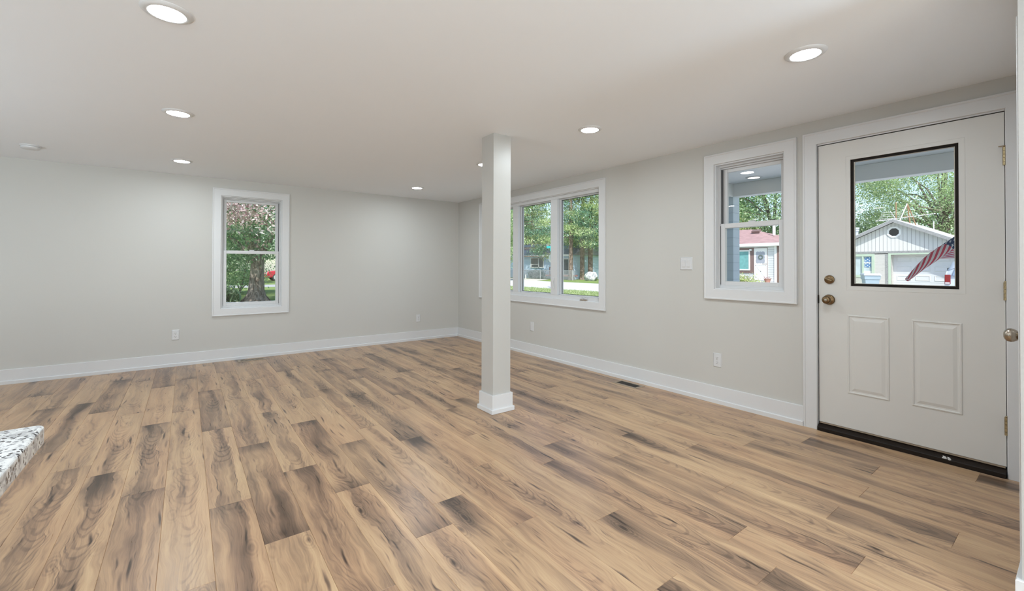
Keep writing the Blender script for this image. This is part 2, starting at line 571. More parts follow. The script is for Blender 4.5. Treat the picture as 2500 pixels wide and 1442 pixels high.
# floor: every plank in the mesh, seams bevelled
def build_floor():
    random.seed(11)
    w, L, x0 = 0.18, 1.236, -0.083
    J = {-4: 3.995, -3: 3.597, -2: 3.401, -1: 5.479, 0: 3.239, 1: 2.605, 2: 2.135, 3: 2.815, 4: 2.396, 5: 3.027, 6: 1.994, 7: 1.608,
         8: 0.981, 9: 1.411, 10: 2.005, 11: 2.204, 12: 1.813, 13: 2.443, 14: 2.010, 15: 2.848, 16: 1.98, 17: 2.650, 18: 2.017, 19: 2.441, 20: 1.645}
    T = {(4, 2.396): (1.0, 0, .3), (2, 2.135): (1.0, 0, .2), (1, 1.369): (.75, .2, 0), (3, 1.579): (.7, .3, 0), (5, 1.791): (.62, .2, 0),
         (6, .758): (.35, 0, 1), (7, 1.595): (.5, 0, 1), (9, .175): (.3, 0, 1), (10, -.46): (.3, 0, 1), (4, 1.16): (.2, .9, 0),
         (1, 3.841): (1.0, 0, 0), (-1, 5.479): (.9, 0, 0), (-2, 5.873): (.9, 0, 0), (7, 4.08): (.95, 0, 0), (9, 3.883): (.95, 0, 0),
         (1, 2.605): (.05, 1, 0), (3, 2.815): (.05, 1, 0), (2, 4.607): (.2, 1, 0), (3, 4.051): (.1, .9, 0), (5, 4.263): (.1, 1, 0), (6, 4.466): (.2, 1, 0),
         (13, 3.679): (.7, 0, 0), (11, .968): (.55, .2, .3), (12, .577): (.5, .3, 0), (11, 2.204): (.3, 0, .5), (-2, 4.637): (.15, 0, 0),
         (3, .343): (.15, 0, 0), (5, .555): (.2, .5, 0), (2, .899): (.1, 0, 0), (0, 2.003): (.1, .3, 0), (-1, 1.771): (.6, 0, .4), (0, .767): (.4, 0, 0), (10, .769): (.5, .3, .4), (6, 1.994): (.12, 0, 0), (4, 3.632): (.12, 0, 0), (5, 3.027): (.12, 0, 0)}
    bm = bmesh.new()
    U = bm.loops.layers.uv.new('plank'); S = bm.loops.layers.uv.new('seedtone'); B = bm.loops.layers.uv.new('bandfar')
    g, dz = 0.0014, 0.0018
    for k in range(-20, 22):
        xa, xb = x0 + k * w, x0 + (k + 1) * w
        if xb < XL - 0.05 or xa > XR + 0.1:
            continue
        y = J.get(k, random.uniform(0, L))
        while y > YF - 0.1:
            y -= L
        while y < YB:
            ya, yb = y, y + L
            y += L
            cx0, cx1 = max(xa, XL - 0.02), min(xb, XR + 0.02)
            cy0, cy1 = max(ya, YF - 0.02), min(yb, YB + 0.02)
            if cx1 - cx0 < 0.003 or cy1 - cy0 < 0.003:
                continue
            r = random.random()
            tone = random.uniform(.06, .3) if r < .66 else (random.uniform(.35, .6) if r < .86 else random.uniform(.7, 1))
            band = random.uniform(.5, 1) if random.random() < .22 else 0.0
            far = random.uniform(.6, 1) if random.random() < .18 else 0.0
            seed = random.random()
            for (kk, yy), vals in T.items():
                if kk == k and abs(yy - ya) < 0.06:
                    tone, band, far = vals
            i0, i1, j0, j1 = cx0 + g, cx1 - g, cy0 + g, cy1 - g
            top = [(i0, j0), (i1, j0), (i1, j1), (i0, j1)]
            bot = [(cx0, cy0), (cx1, cy0), (cx1, cy1), (cx0, cy1)]
            vt = [bm.verts.new((a, b, 0)) for a, b in top]
            vb = [bm.verts.new((a, b, -dz)) for a, b in bot]
            for vs in [vt] + [[vb[i], vb[(i + 1) % 4], vt[(i + 1) % 4], vt[i]] for i in range(4)]:
                f = bm.faces.new(vs)
                for lp in f.loops:
                    lp[U].uv = (lp.vert.co.y - ya, lp.vert.co.x - xa)
                    lp[S].uv = (seed, tone)
                    lp[B].uv = (band, far)
    # slab under the planks
    vs = [bm.verts.new(p) for p in ((XL, YF, -.002), (XR + .03, YF, -.002), (XR + .03, YB, -.002), (XL, YB, -.002))]
    bm.faces.new(vs)
    me = bpy.data.meshes.new('floor')
    bm.to_mesh(me)
    bm.free()
    me.materials.append(M['floor'])
    o = bpy.data.objects.new('floor', me)
    COL.objects.link(o)
    o['kind'] = 'structure'
build_floor()
MB().box(XL - 0.14, XO, YF - 0.14, YO, -0.42, -0.004).build('trim_1', 'foundation', kind='structure')

# baseboards
def bb_prof():
    return [(0, 0), (0.026, 0), (0.026, 0.031), (0.0235, 0.0345), (0.0215, 0.036), (0.014, 0.036), (0.014, 0.1445), (0.0115, 0.147), (0, 0.147)]
def baseboard(name, pts):
    """path on the floor, room to the left of the path"""
    MB().sweep(pts, [(o, h) for o, h in bb_prof()], lambda a, b, h: (a, b, h), closed=False).build(name, 'trim', kind='structure')
baseboard('baseboard_right', [(XR, 1.3224), (XR, YB), (XL, YB)])
baseboard('baseboard_left', [(XL, YB), (XL, YF)])
baseboard('baseboard_closet', [(XR, 0.035), (2.25, 0.035), (2.25, 0.155), (2.5, 0.155)])

# casings (trim): board with a raised outer band
CAS = [(0, 0), (0, 0.020), (0.003, 0.022), (0.011, 0.022), (0.014, 0.0195), (0.016, 0.0175), (0.086, 0.0175), (0.089, 0.0145), (0.089, 0)]
def casing_ring(name, a0, a1, b0, b1, fn):
    p = [(a0, b0), (a1, b0), (a1, b1), (a0, b1)]
    MB().sweep(p, CAS, fn, closed=True).build(name, 'trim', kind='structure')
casing_ring('trim_2', 1.363, 2.103, 0.907, 2.178, fnX(XR))
casing_ring('trim_3', 3.262, 5.856, 0.696, 2.177, fnX(XR))
casing_ring('trim_4', 0.255, 1.114, 0.562, 2.157, fnY(YB))
MB().sweep([(0.2162, 0.0), (0.2162, 2.184), (1.3212, 2.184), (1.3212, 0.0)][::-1], CAS, fnX(XR), closed=False).build('trim_5', 'trim', kind='structure')
MB().sweep([(2.50, 0), (2.50, 2.139), (3.49, 2.139), (3.49, 0)][::-1], [(o, h * 1.0) for o, h in CAS], fnYp(0.155), closed=False).build('trim_6', 'trim', kind='structure')

# ------------------------------------------------------------------ windows
def ring_box(mb, fn, a0, a1, b0, b1, w, h0, h1, wb=None, wt=None):
    wb = w if wb is None else wb
    wt = w if wt is None else wt
    for (p, q, r, s_) in ((a0, a0 + w, b0, b1), (a1 - w, a1, b0, b1), (a0 + w, a1 - w, b0, b0 + wb), (a0 + w, a1 - w, b1 - wt, b1)):
        mb.prism([(p, r), (q, r), (q, s_), (p, s_)], fn, h0, h1)
    return mb
def pane(parent, fn, a0, a1, b0, b1, h, tilt=0.0, name='glass_pane'):
    m = MB()
    vs = [fn(a0, b0, h), fn(a1, b0, h), fn(a1, b1, h), fn(a0, b1, h)]
    m.add(vs, [(0, 1, 2, 3)])
    return m.build(name, 'glass', parent)

def double_hung(name, fn, op, rail, screws=True):
    a0, a1, b0, b1 = op
    root = empty(name, kind='structure')
    # jamb lining from the wall face to the unit
    ring_box(MB(), fn, a0, a1, b0, b1, 0.010, -0.045, 0.0).build('jamb_lining', 'trim', root)
    f = MB(); ring_box(f, fn, a0, a1, b0, b1, 0.024, -0.135, -0.045)
    f.prism([(a0 + .024, b0 + .024), (a1 - .024, b0 + .024), (a1 - .024, b0 + .034), (a0 + .024, b0 + .034)], fn, -0.13, -0.05)
    f.prism([(a0 + .024, b1 - .024), (a1 - .024, b1 - .024), (a1 - .024, b1 - .036), (a0 + .024, b1 - .036)], fn, -0.135, -0.075)
    f.build('window_frame', 'vinyl', root, bevel=0.0015)
    # dark strips beside the sashes, shade of the track gaps put into colour
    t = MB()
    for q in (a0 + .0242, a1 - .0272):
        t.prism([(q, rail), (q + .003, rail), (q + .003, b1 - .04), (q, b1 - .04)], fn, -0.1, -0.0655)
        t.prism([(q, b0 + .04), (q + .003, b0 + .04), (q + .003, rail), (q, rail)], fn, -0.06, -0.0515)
    t.build('track_shade_strip', simple('grey_track_shadow', (.10, .10, .105), .7), root)
    up = MB(); ring_box(up, fn, a0 + .027, a1 - .027, rail - .02, b1 - .036, 0.036, -0.125, -0.098, wb=0.036, wt=0.03)
    su = up.build('upper_sash', 'vinyl', root, bevel=0.002)
    pane(su, fn, a0 + .06, a1 - .06, rail, b1 - .06, -0.112)
    lo = MB(); ring_box(lo, fn, a0 + .027, a1 - .027, b0 + .034, rail + .02, 0.036, -0.092, -0.055, wb=0.034, wt=0.040)
    sl = lo.build('lower_sash', 'vinyl', root, bevel=0.002)
    pane(sl, fn, a0 + .06, a1 - .06, b0 + .06, rail - .01, -0.078)
    lk = MB(); c = (a0 + a1) / 2
    lk.prism([(c - .03, rail + .02), (c + .03, rail + .02), (c + .024, rail + .032), (c - .024, rail + .032)], fn, -0.095, -0.068)
    lk.build('sash_lock', 'vinyl', sl, bevel=0.003)
    return root
w3 = double_hung('window_3', fnX(XR), W3, 1.549)
w1 = double_hung('window_1', fnY(YB), W1, 1.364)

def wide_window():
    fn = fnX(XR)
    a0, a1, b0, b1 = W2
    root = empty('window_2', kind='structure')
    ring_box(MB(), fn, a0, a1, b0, b1, 0.008, -0.03, 0.0).build('jamb_lining', 'trim', root)
    f = MB(); ring_box(f, fn, a0, a1, b0, b1, 0.035, -0.135, -0.02, wb=0.045, wt=0.045)
    f.build('window_frame', 'vinyl', root, bevel=0.002)
    mull = [(4.075, 4.20), (4.885, 5.01)]
    for q0, q1 in mull:
        mm = MB()
        mm.prism([(q0, b0 + .045), (q1, b0 + .045), (q1, b1 - .045), (q0, b1 - .045)], fn, -0.06, -0.02)
        mm.prism([(q0 + .02, b0 + .045), (q1 - .02, b0 + .045), (q1 - .02, b1 - .045), (q0 + .02, b1 - .045)], fn, -0.135, -0.06)
        mm.build('mullion', 'vinyl', root, bevel=0.002)
    spans = [(a0 + .035, 4.075), (4.20, 4.885), (5.01, a1 - .035)]
    for i, (p, q) in enumerate(spans):
        s = MB()
        if i == 1:
            ring_box(s, fn, p - .02, q + .02, b0 + .045, b1 - .045, 0.03, -0.12, -0.065, wb=0.012, wt=0.012)
        else:
            ring_box(s, fn, p - (.02 if i else 0), q + (.02 if i == 0 else 0), b0 + .045, b1 - .045, 0.03, -0.12, -0.065, wb=0.012, wt=0.012)
        sh = s.build('casement_sash', 'vinyl', root, bevel=0.002)
        pane(sh, fn, p + .005, q - .005, b0 + .05, b1 - .05, -0.10)
        gk = MB(); ring_box(gk, fn, p + .008, q - .008, b0 + .055, b1 - .055, 0.006, -0.099, -0.093)
        gk.build('glazing_gasket', 'gap', sh)
    lv = MB()
    lv.tube([fn(4.137, .90, -.018), fn(4.137, .93, -.008), fn(4.137, 1.0, -.004), fn(4.137, 1.045, -.012)], [.008, .007, .006, .007], 8)
    lv.build('latch_lever', 'plastic', root, smooth=True)
    ck = MB()
    ck.prism([(3.55, .79), (3.66, .79), (3.65, .802), (3.56, .802)], fn, -0.02, 0.008)
    c0 = ck.build('crank_base', 'register', root, bevel=0.003)
    ck = MB(); ck.tube([fn(3.62, .80, -.006), fn(3.615, .83, .0), fn(3.575, .815, .002), fn(3.555, .812, .0)], [.006, .006, .0045, .004], 8)
    ck.tube([fn(3.56, .81, 0), fn(3.555, .83, .004)], .006, 8)
    ck.build('crank_handle', 'plastic', c0, smooth=True)
    return root
wide_window()

# unseen glazed opening behind the camera, added to let in more light
def rear_window():
    fn = lambda a, b, h: (a, YF + h, b)
    root = empty('window_4_added', kind='structure')
    a0, a1, b0, b1 = W4
    f = MB(); ring_box(f, fn, a0, a1, b0, b1, 0.06, -0.12, -0.02)
    f.prism([(-1.44, b0 + .06), (-1.36, b0 + .06), (-1.36, b1 - .06), (-1.44, b1 - .06)], fn, -0.11, -0.03)
    f.build('window_frame', 'vinyl', root)
    pane(root, fn, a0 + .06, a1 - .06, b0 + .06, b1 - .06, -0.07)
rear_window()

# ------------------------------------------------------------------ entry door
def entry_door():
    root = empty('door_1', kind='structure')
    yr, yl, z0, z1 = 0.3112, 1.2252, 0.0615, 2.0801
    xf, xb = 3.738, 3.783
    gy0, gy1, gz0, gz1 = 0.496, 1.033, 1.058, 1.946
    m = MB()
    m.box(xf, xb, yr, gy0, z0, z1).box(xf, xb, gy1, yl, z0, z1).box(xf, xb, gy0, gy1, z0, gz0).box(xf, xb, gy0, gy1, gz1, z1)
    slab = m.build('door_slab', 'door', root)
    tag_part = slab
    fn = fnX(xf)
    for (p0, p1) in ((0.824, 1.053), (0.484, 0.713)):
        m = MB()
        m.sweep([(p0, .305), (p1, .305), (p1, .856), (p0, .856)],
                [(0, 0), (.003, .0045), (.009, .0052), (.013, .0012), (.022, .0008), (.040, .0058), (.042, .006), (.043, .0)], fn)
        i = .042
        m.prism([(p0 + i, .305 + i), (p1 - i, .305 + i), (p1 - i, .856 - i), (p0 + i, .856 - i)], fn, 0.0, 0.006)
        m.build('embossed_panel', 'door', slab)
    # paint line left by the removed glass trim
    m = MB(); m.sweep([(gy0 - .028, gz0 - .028), (gy1 + .028, gz0 - .028), (gy1 + .028, gz1 + .028), (gy0 - .028, gz1 + .028)],
                      [(0, 0), (.0006, .0012), (.003, .0012), (.0036, 0)], fn)
    m.build('paint_ridge', 'door', slab)
    m = MB(); ring_box(m, fn, gy0, gy1, gz0, gz1, .017, -.045, -.012)
    sl = m.build('glazing_seal', 'seal', root)
    m = MB(); ring_box(m, fn, gy0 + .014, gy1 - .014, gz0 + .012, gz1 - .012, .008, -.03, -.016)
    m.build('glazing_bead', 'bead', sl, bevel=.002)
    m = MB(); m.add([(xf + .024, gy0 + .02, gz0 + .018), (xf + .024, gy1 - .02, gz0 + .018), (xf + .024, gy1 - .02, gz1 - .018), (xf + .024, gy0 + .02, gz1 - .018)], [(0, 1, 2, 3)])
    m.build('glass_pane', 'glass', root)
    # jamb and weatherstrip
    m = MB()
    m.box(XR, XO, DY0, yr - .003, 0, 2.10).box(XR, XO, yl + .006, DY1, 0, 2.10).box(XR, XO, DY0, DY1, z1 + .006, 2.10)
    m.build('door_jamb', 'trim', root)
    m = MB()
    m.box(3.748, 3.80, yl, yl + .006, .05, z1 + .006).box(3.748, 3.80, yr - .003, yr, .05, z1).box(3.748, 3.80, yr, yl, z1, z1 + .006)
    m.build('weatherstrip', 'gap', root)
    # deadbolt
    c = (xf, 1.158, 1.101)
    m = MB(); m.lathe([(.031, 0), (.032, -.004), (.030, -.011), (.022, -.014), (.0, -.0145)], c, 'x', 32, cap=False)
    db = m.build('deadbolt', 'brass', root, smooth=True)
    m = MB(); m.obox((xf - .021, c[1], c[2]), (.009, 0, 0), (0, .021, .009), (0, -.0022, .005))
    m.build('thumb_turn', 'brass', db, bevel=.002)
    c = (xf, 1.161, .955)
    m = MB(); m.lathe([(.036, 0), (.037, -.004), (.033, -.010), (.018, -.013), (.013, -.018), (.013, -.030), (.020, -.036), (.027, -.045), (.029, -.055), (.026, -.064), (.019, -.069), (.012, -.070), (0, -.0705)], c, 'x', 36, cap=False)
    kb = m.build('door_knob', 'brass', root, smooth=True)
    m = MB(); m.lathe([(.009, -.069), (.009, -.0725), (.007, -.073), (0, -.073)], c, 'x', 20, cap=False)
    m.build('lock_button', 'nickel', kb, smooth=True)
    for zz in (1.825, 1.056, .292):
        m = MB()
        for k in range(5):
            m.lathe([(.0085, zz - .051 + k * .0206), (.0085, zz - .051 + k * .0206 + .0192)], (xf - .010, yr - .002, 0), 'z', 16)
        m.lathe([(.004, zz + .051), (.006, zz + .054), (.004, zz + .058)], (xf - .010, yr - .002, 0), 'z', 12)
        h = m.build('door_hinge', 'hinge', root, smooth=True)
        if zz > 1.5:
            m = MB()
            m.tube([(xf - .012, yr + .022, zz + .058), (xf - .012, yr - .040, zz + .060)], .003, 8)
            m.lathe([(.004, -.048), (.008, -.046), (.008, -.036), (.004, -.034)], (xf - .012, yr - .006, zz + .060), 'y', 12)
            m.build('hinge_pin_stop', 'nickel', h, smooth=True)
    m = MB()
    m.box(XR, XR + .006, yl - .002, yl + .006, .925, .985)
    m.build('strike_plate', 'seal', root)
    m = MB()
    m.prism([(3.703, 0), (3.86, 0), (3.86, .050), (3.745, .050), (3.735, .044), (3.708, .030), (3.703, .026)], lambda a, b, h: (a, h, b), yr - .0008, yl + .003)
    th = m.build('threshold', 'thresh', root, bevel=.002)
    m = MB(); m.box(3.733, 3.775, yr + .004, yl - .004, .0515, .060)
    m.build('door_sweep', 'register', slab)
    bm_ = MB()
    random.seed(5)
    for k in range(7):
        bm_.obox((3.705 + random.uniform(-.002, .002), .552 + random.uniform(-.014, .014), .032 + random.uniform(-.010, .008)), (.002, 0, .001), (0, random.uniform(.003, .008), .002), (0, .001, random.uniform(.002, .006)))
    bm_.build('paint_blob', 'plastic', th)
entry_door()

# closet door in the stub wall
def closet_door():
    root = empty('door_2', kind='structure')
    MB().box(2.589, 3.401, .1555, .163, .01, 2.05).build('door_slab', 'trim', root, bevel=.002)
    fy = lambda a, b, h: (a, .163 + h, b)
    for (z0, z1) in ((.15, .95), (1.1, 1.95)):
        for (a0, a1) in ((2.68, 2.95), (3.04, 3.31)):
            m = MB(); m.sweep([(a0, z0), (a1, z0), (a1, z1), (a0, z1)], [(0, 0), (.004, .004), (.010, .004), (.014, 0)], fy)
            m.build('embossed_panel', 'trim', root)
    c = (2.68, .163, .918)
    m = MB(); m.lathe([(.032, 0), (.032, .004), (.028, .008), (.014, .011), (.012, .018), (.013, .024), (.020, .029), (.0255, .037), (.0275, .046), (.026, .055), (.020, .062), (.011, .066), (0, .067)], c, 'y', 36, cap=False)
    m.build('door_knob', 'nickel', root, smooth=True)
closet_door()

# ------------------------------------------------------------------ column
root = empty('column', (2.081, 3.011, 0), 'square off-white painted column with white base standing on the plank floor', 'column')
hw = .0868
MB().box(2.081 - hw, 2.081 + hw, 3.011 - hw, 3.011 + hw, .12, H).build('shaft', 'column', root, bevel=.002)
b1_, b2_ = .1015, .1135
m = MB(); m.box(2.081 - b1_, 2.081 + b1_, 3.011 - b1_, 3.011 + b1_, 0, .146)
bs = m.build('base', 'trim', root, bevel=.002)
m = MB(); m.box(2.081 - b2_, 2.081 + b2_, 3.011 - b2_, 3.011 + b2_, 0, .036)
m.build('shoe_moulding', 'trim', bs, bevel=.004)

# ------------------------------------------------------------------ kitchen counter (granite corner at the left edge)
root = empty('kitchen_counter', (-1.2, .6, 0), 'speckled white granite counter corner at the left edge of the room', 'counter')
r, cx, cy = .012, -.198, 1.118
poly = [(-2.4, -.1), (cx, -.1)] + [(cx - r + r * math.cos(a), cy - r + r * math.sin(a)) for a in [i * PI / 12 for i in range(7)]] + [(-2.4, cy)]
MB().prism(poly, fnZ(0), .878, .912).build('countertop', 'granite', root, bevel=.005, segs=4)
MB().box(-2.37, -.26, -.08, .84, .09, .878).build('cabinet_body', 'cabinet', root, bevel=.002)
MB().box(-2.34, -.30, -.02, .80, 0, .09).build('toe_kick', 'dark', root)

# ------------------------------------------------------------------ ceiling lights
def ceiling_light(name, lens, z=H):
    r0 = empty(name, (0, 0, z))
    m = MB(); m.lathe([(.066, -.0105), (.072, -.0118), (.080, -.010), (.089, -.0055), (.0925, -.0015), (.0925, 0), (.064, 0)], (0, 0, z), 'z', 56, cap=False)
    m.build('trim_ring', 'plastic', r0, smooth=True)
    m = MB(); m.lathe([(.0665, -.0085), (.045, -.0095), (.0, -.010)], (0, 0, z), 'z', 56, cap=False)
    m.build('lens', lens, r0, smooth='all')
    return r0
L0 = ceiling_light('recessed_light', 'lens')
LL = [(-.073, 2.37, 'round lit ceiling light nearest the camera, at the top left of the photo'),
      (-.054, 3.893, 'round lit ceiling light, second in the left-hand row from the camera'),
      (-.044, 5.657, 'round lit ceiling light above the back wall window, last of the left-hand row'),
      (2.55, 5.617, 'round lit ceiling light nearest the far corner, just left of the column'),
      (2.548, 2.389, 'round lit ceiling light on the bare ceiling right of the column'),
      (2.511, .878, 'round lit ceiling light nearest the entry door'),
      (2.535, 3.885, 'round lit ceiling light mostly hidden behind the top of the column'),
      (-.06, .87, 'added unseen round ceiling light above the counter'),  # this and the following entries: unseen lamps added to brighten the room
      (-.06, -.9, 'added unseen round ceiling light behind the camera, left'),
      (1.6, -.9, 'added unseen round ceiling light behind the camera, middle'),
      (-2.6, 2.37, 'added unseen round ceiling light by the left wall, near'),
      (-2.6, 4.6, 'added unseen round ceiling light by the left wall, far'),
      (-.06, -2.8, 'added unseen round ceiling light near the added rear opening'),
      (2.4, -2.6, 'added unseen round ceiling light in the rear right-hand corner')]
for i, (x, y, lb) in enumerate(LL):
    o = L0 if i == 0 else copy_tree(L0)
    o.location = (x, y, H)
    tag(o, lb, 'ceiling light', 'recessed ceiling lights')

# smoke detector
root = empty('smoke_detector', (-1.138, 5.773, H), 'white round smoke detector on the ceiling at the far left', 'smoke detector')
c = (-1.138, 5.773, H)
MB().lathe([(.070, 0), (.070, -.010), (.066, -.012)], c, 'z', 40).build('base', 'plastic', root, smooth=True)
MB().lathe([(.062, -.012), (.062, -.014), (.066, -.016), (.065, -.026), (.056, -.034), (.030, -.037), (0, -.0375)], c, 'z', 40, cap=False).build('cover', 'plastic', root, smooth=True)
MB().lathe([(.006, -.036), (.006, -.039), (0, -.0395)], (c[0] + .03, c[1] - .01, c[2]), 'z', 12, cap=False).build('test_button', 'vinyl', root, smooth=True)

# outlets, switch, blank plate
def outlet(name, fn, a, b, label, kindp='outlet'):
    w, h = .036, .060
    loc = fn(a, b, 0)
    r0 = empty(name, loc, label, 'wall plate' if kindp == 'blank' else ('switch' if kindp == 'switch' else 'outlet'))
    if kindp == 'switch':
        w = .061
    m = MB(); m.sweep([(a - w, b - h), (a + w, b - h), (a + w, b + h), (a - w, b + h)], [(0, 0), (0, .003), (.004, .006), (.005, .006), (.005, 0)], fn)
    m.prism([(a - w + .004, b - h + .004), (a + w - .004, b - h + .004), (a + w - .004, b + h - .004), (a - w + .004, b + h - .004)], fn, 0, .006)
    m.build('cover_plate', 'plastic', r0)
    if kindp == 'outlet':
        for s in (-1, 1):
            m = MB()
            cz = b + s * .0195
            poly = [(a - .0165, cz - .010), (a - .010, cz - .0145), (a + .010, cz - .0145), (a + .0165, cz - .010), (a + .0165, cz + .010), (a + .010, cz + .0145), (a - .010, cz + .0145), (a - .0165, cz + .010)]
            m.prism(poly, fn, .004, .008)
            rc = m.build('receptacle', 'plastic', r0, bevel=.001)
            m = MB()
            for dx, hh in ((-.0065, .0045), (.0065, .0036)):
                m.prism([(a + dx - .0012, cz + .004 - hh), (a + dx + .0012, cz + .004 - hh), (a + dx + .0012, cz + .004 + hh), (a + dx - .0012, cz + .004 + hh)], fn, .0078, .0083)
            m.prism([(a + .0028 * math.cos(t), cz - .008 + .0028 * math.sin(t)) for t in [i * PI / 6 for i in range(12)]], fn, .0078, .0083)
            m.build('slot', 'dark', rc)
        m = MB(); m.prism([(a + .0025 * math.cos(t), b + .0025 * math.sin(t)) for t in [i * PI / 6 for i in range(12)]], fn, .006, .0072)
        m.build('screw', 'nickel', r0)
    elif kindp == 'switch':
        for s in (-1, 1):
            q = a + s * .023
            m = MB(); m.prism([(q - .0165, b - .033), (q + .0165, b - .033), (q + .0165, b + .033), (q - .0165, b + .033)], fn, .005, .0072)
            fr = m.build('rocker_frame', 'plastic', r0, bevel=.0008)
            m = MB()
            vs = []
            for zz, hh in ((-.030, .0078), (0, .0088), (.030, .0125)):
                vs += [fn(q - .0145, b + zz, hh), fn(q + .0145, b + zz, hh)]
            vs += [fn(q - .0145, b - .030, .006), fn(q + .0145, b - .030, .006), fn(q - .0145, b + .030, .006), fn(q + .0145, b + .030, .006)]
            m.add(vs, [(0, 1, 3, 2), (2, 3, 5, 4), (0, 6, 7, 1), (4, 5, 9, 8), (0, 2, 4, 8, 6), (1, 7, 9, 5, 3)])
            m.build('rocker', 'plastic', fr)
            m = MB(); m.prism([(q - .0155, b - .0325), (q + .0155, b - .0325), (q + .0155, b - .0302), (q - .0155, b - .0302)], fn, .0071, .0076)
            m.build('shadow_gap', 'register', fr)
    else:
        for s in (-1, 1):
            m = MB(); m.prism([(a + .003 * math.cos(t), b + s * .042 + .003 * math.sin(t)) for t in [i * PI / 6 for i in range(12)]], fn, .0055, .0072)
            m.build('screw', 'plastic', r0)
    return r0
outlet('outlet', fnX(XR), 1.991, .374, 'white duplex outlet low on the right wall below the small window')
outlet('outlet', fnY(YB), -.097, .368, 'white duplex outlet low on the back wall, left of the back window')
outlet('outlet', fnY(YB), 2.998, .351, 'white duplex outlet low on the back wall near the far corner')
outlet('blank_plate', fnX(XR), 4.545, .381, 'white blank wall plate below the wide window', 'blank')
outlet('light_switch', fnX(XR), 2.286, 1.220, 'white double rocker light switch on the wall between the windows', 'switch')

# floor registers
root = empty('floor_vent', (3.585, 2.835, 0), 'brown floor vent with open dark centre beside the right wall', 'floor vent')
fn = fnZ(0)
m = MB(); m.sweep([(3.512, 2.690), (3.660, 2.690), (3.660, 2.982), (3.512, 2.982)], [(0, .0005), (.002, .004), (.010, .006), (.022, .0055), (.024, .003), (.024, .0005)], fn)
m.build('frame', 'register', root)
MB().box(3.536, 3.636, 2.714, 2.958, .0004, .0014).build('duct_opening', 'dark', root)
m = MB(); m.box(3.536, 3.636, 2.832, 2.838, .0012, .003)
for k in range(6):
    m.box(3.543 + k * .0165, 3.5455 + k * .0165, 2.716, 2.956, .0012, .002)
m.build('grille_bar', 'thresh', root)
root = empty('floor_vent', (.672, 6.385, 0), 'tan slotted floor vent beside the back wall under the window', 'floor vent')
m = MB(); m.sweep([(.520, 6.318), (.825, 6.318), (.825, 6.458), (.520, 6.458)], [(0, .0005), (.003, .004), (.012, .006), (.026, .006), (.026, .0005)], fn)
m.box(.546, .799, 6.385, 6.392, .001, .006)
m.build('frame', 'register', root)
MB().box(.545, .800, 6.343, 6.433, .0004, .0016).build('duct_opening', 'dark', root)
m = MB()
for k in range(19):
    q = .549 + k * .0135
    m.box(q, q + .0055, 6.343, 6.433, .0012, .0055)
m.build('louvre', 'register', root)

# ================================================================== OUTSIDE
G = -0.35
# house shell seen from outside: roof over the room, porch
m = MB(); m.box(XL - .6, XO + .05, YF - .6, YO + .35, H + .22, H + .32)
m.prism([(XL - .6, 2.6), (XO + .05, 2.6), ((XL + XO) / 2, 4.2)], lambda a, b, h: (a, h, b), YF - .6, YO + .35)
m.build('trim_7', simple('grey_roof_shingles', (.22, .21, .2), .9, var=.2, scale=6), kind='structure')
root = empty('porch', (5, 1, G), 'front porch with pale ceiling, white beam and blue-grey corner post outside the entry door', 'porch')
MB().box(XO, 5.95, -2.6, 3.02, 2.285, 2.40).build('porch_ceiling', 'porch', root)
m = MB(); m.box(5.80, 5.95, -2.6, 3.02, 2.115, 2.285)
m.build('beam', 'white', root, bevel=.006)
MB().box(XO, 5.80, 2.875, 3.02, 2.115, 2.285).build('side_beam', 'white', root, bevel=.006)
m = MB(); m.box(5.80, 5.97, 2.875, 3.05, -.12, 2.115)
m.build('corner_post', 'bluepost', root)
MB().box(5.80, 5.97, -2.6, -2.43, -.12, 2.115).build('corner_post', 'bluepost', root)
MB().box(XO + .01, 6.0, -2.7, 3.1, G, -.06).build('porch_floor', 'concrete', root)
MB().box(XO, 6.25, -2.8, 3.2, 2.40, 2.52).build('porch_roof', simple('porch_roofing', (.2, .19, .18), .9), root)
PL = ceiling_light('porch_light', 'porchlens', 2.285)
PL.location = (5.55, 2.50, 2.285)
tag(PL, 'round lit porch ceiling light seen through the small window', 'porch light')

# ground: lawns, street
def grass_mat():
    t = NT('lawn_soil_and_turf')
    g = t.n('TexCoord').outputs['Object']
    n1 = t.noise(g, 0.35, 3.0)
    n2 = t.noise(g, 9.0, 4.0, 0.7)
    n3 = t.noise(g, 60.0, 2.0, 0.7)
    c = t.mix(n1, (.20, .30, .09), (.36, .42, .17))
    c = t.mix(t.step(n2, .35, .7), c, (.15, .25, .06))
    c = t.mix(t.step(n3, .5, .8), c, (.48, .53, .28))
    t.bsdf(c, .9, spec=.1, bump=n3, strength=.7, dist=.03)
    return t.m
M['grass'] = grass_mat()
m = MB(); m.add([(-70, -60, G), (120, -60, G), (120, 140, G), (-70, 140, G)], [(0, 1, 2, 3)])
m.build('floor_ground', 'grass', kind='structure')
m = MB(); m.box(19.8, 28.9, -60, 54, G - .1, G + .015)
m.build('street', 'asphalt', kind='structure')
m = MB(); m.box(6.1, 14.5, -14, 10.5, G - .1, G + .02)  # unseen pale paving, added to bounce light up to the porch ceiling
m.build('added_paving', 'concrete', kind='structure')
m = MB(); m.box(-70, 19.8, 35.5, 39.5, G - .1, G + .012)
m.build('side_street', simple('grey_side_street', (.42, .42, .43), .9, var=.1, scale=.8), kind='structure')
m = MB(); m.prism([(28.9, 34.5), (33.2, 37.5), (33.2, 54), (28.9, 54)], fnZ(G), .0, .022)
m.prism([(28.9, 2), (34.9, 4), (34.9, 8.6), (28.9, 9)], fnZ(G), .0, .022)
m.build('driveway', simple('pale_gravel_drive', (.64, .60, .55), .9, var=.12, scale=1.5, bump=.3, bscale=25), kind='structure')

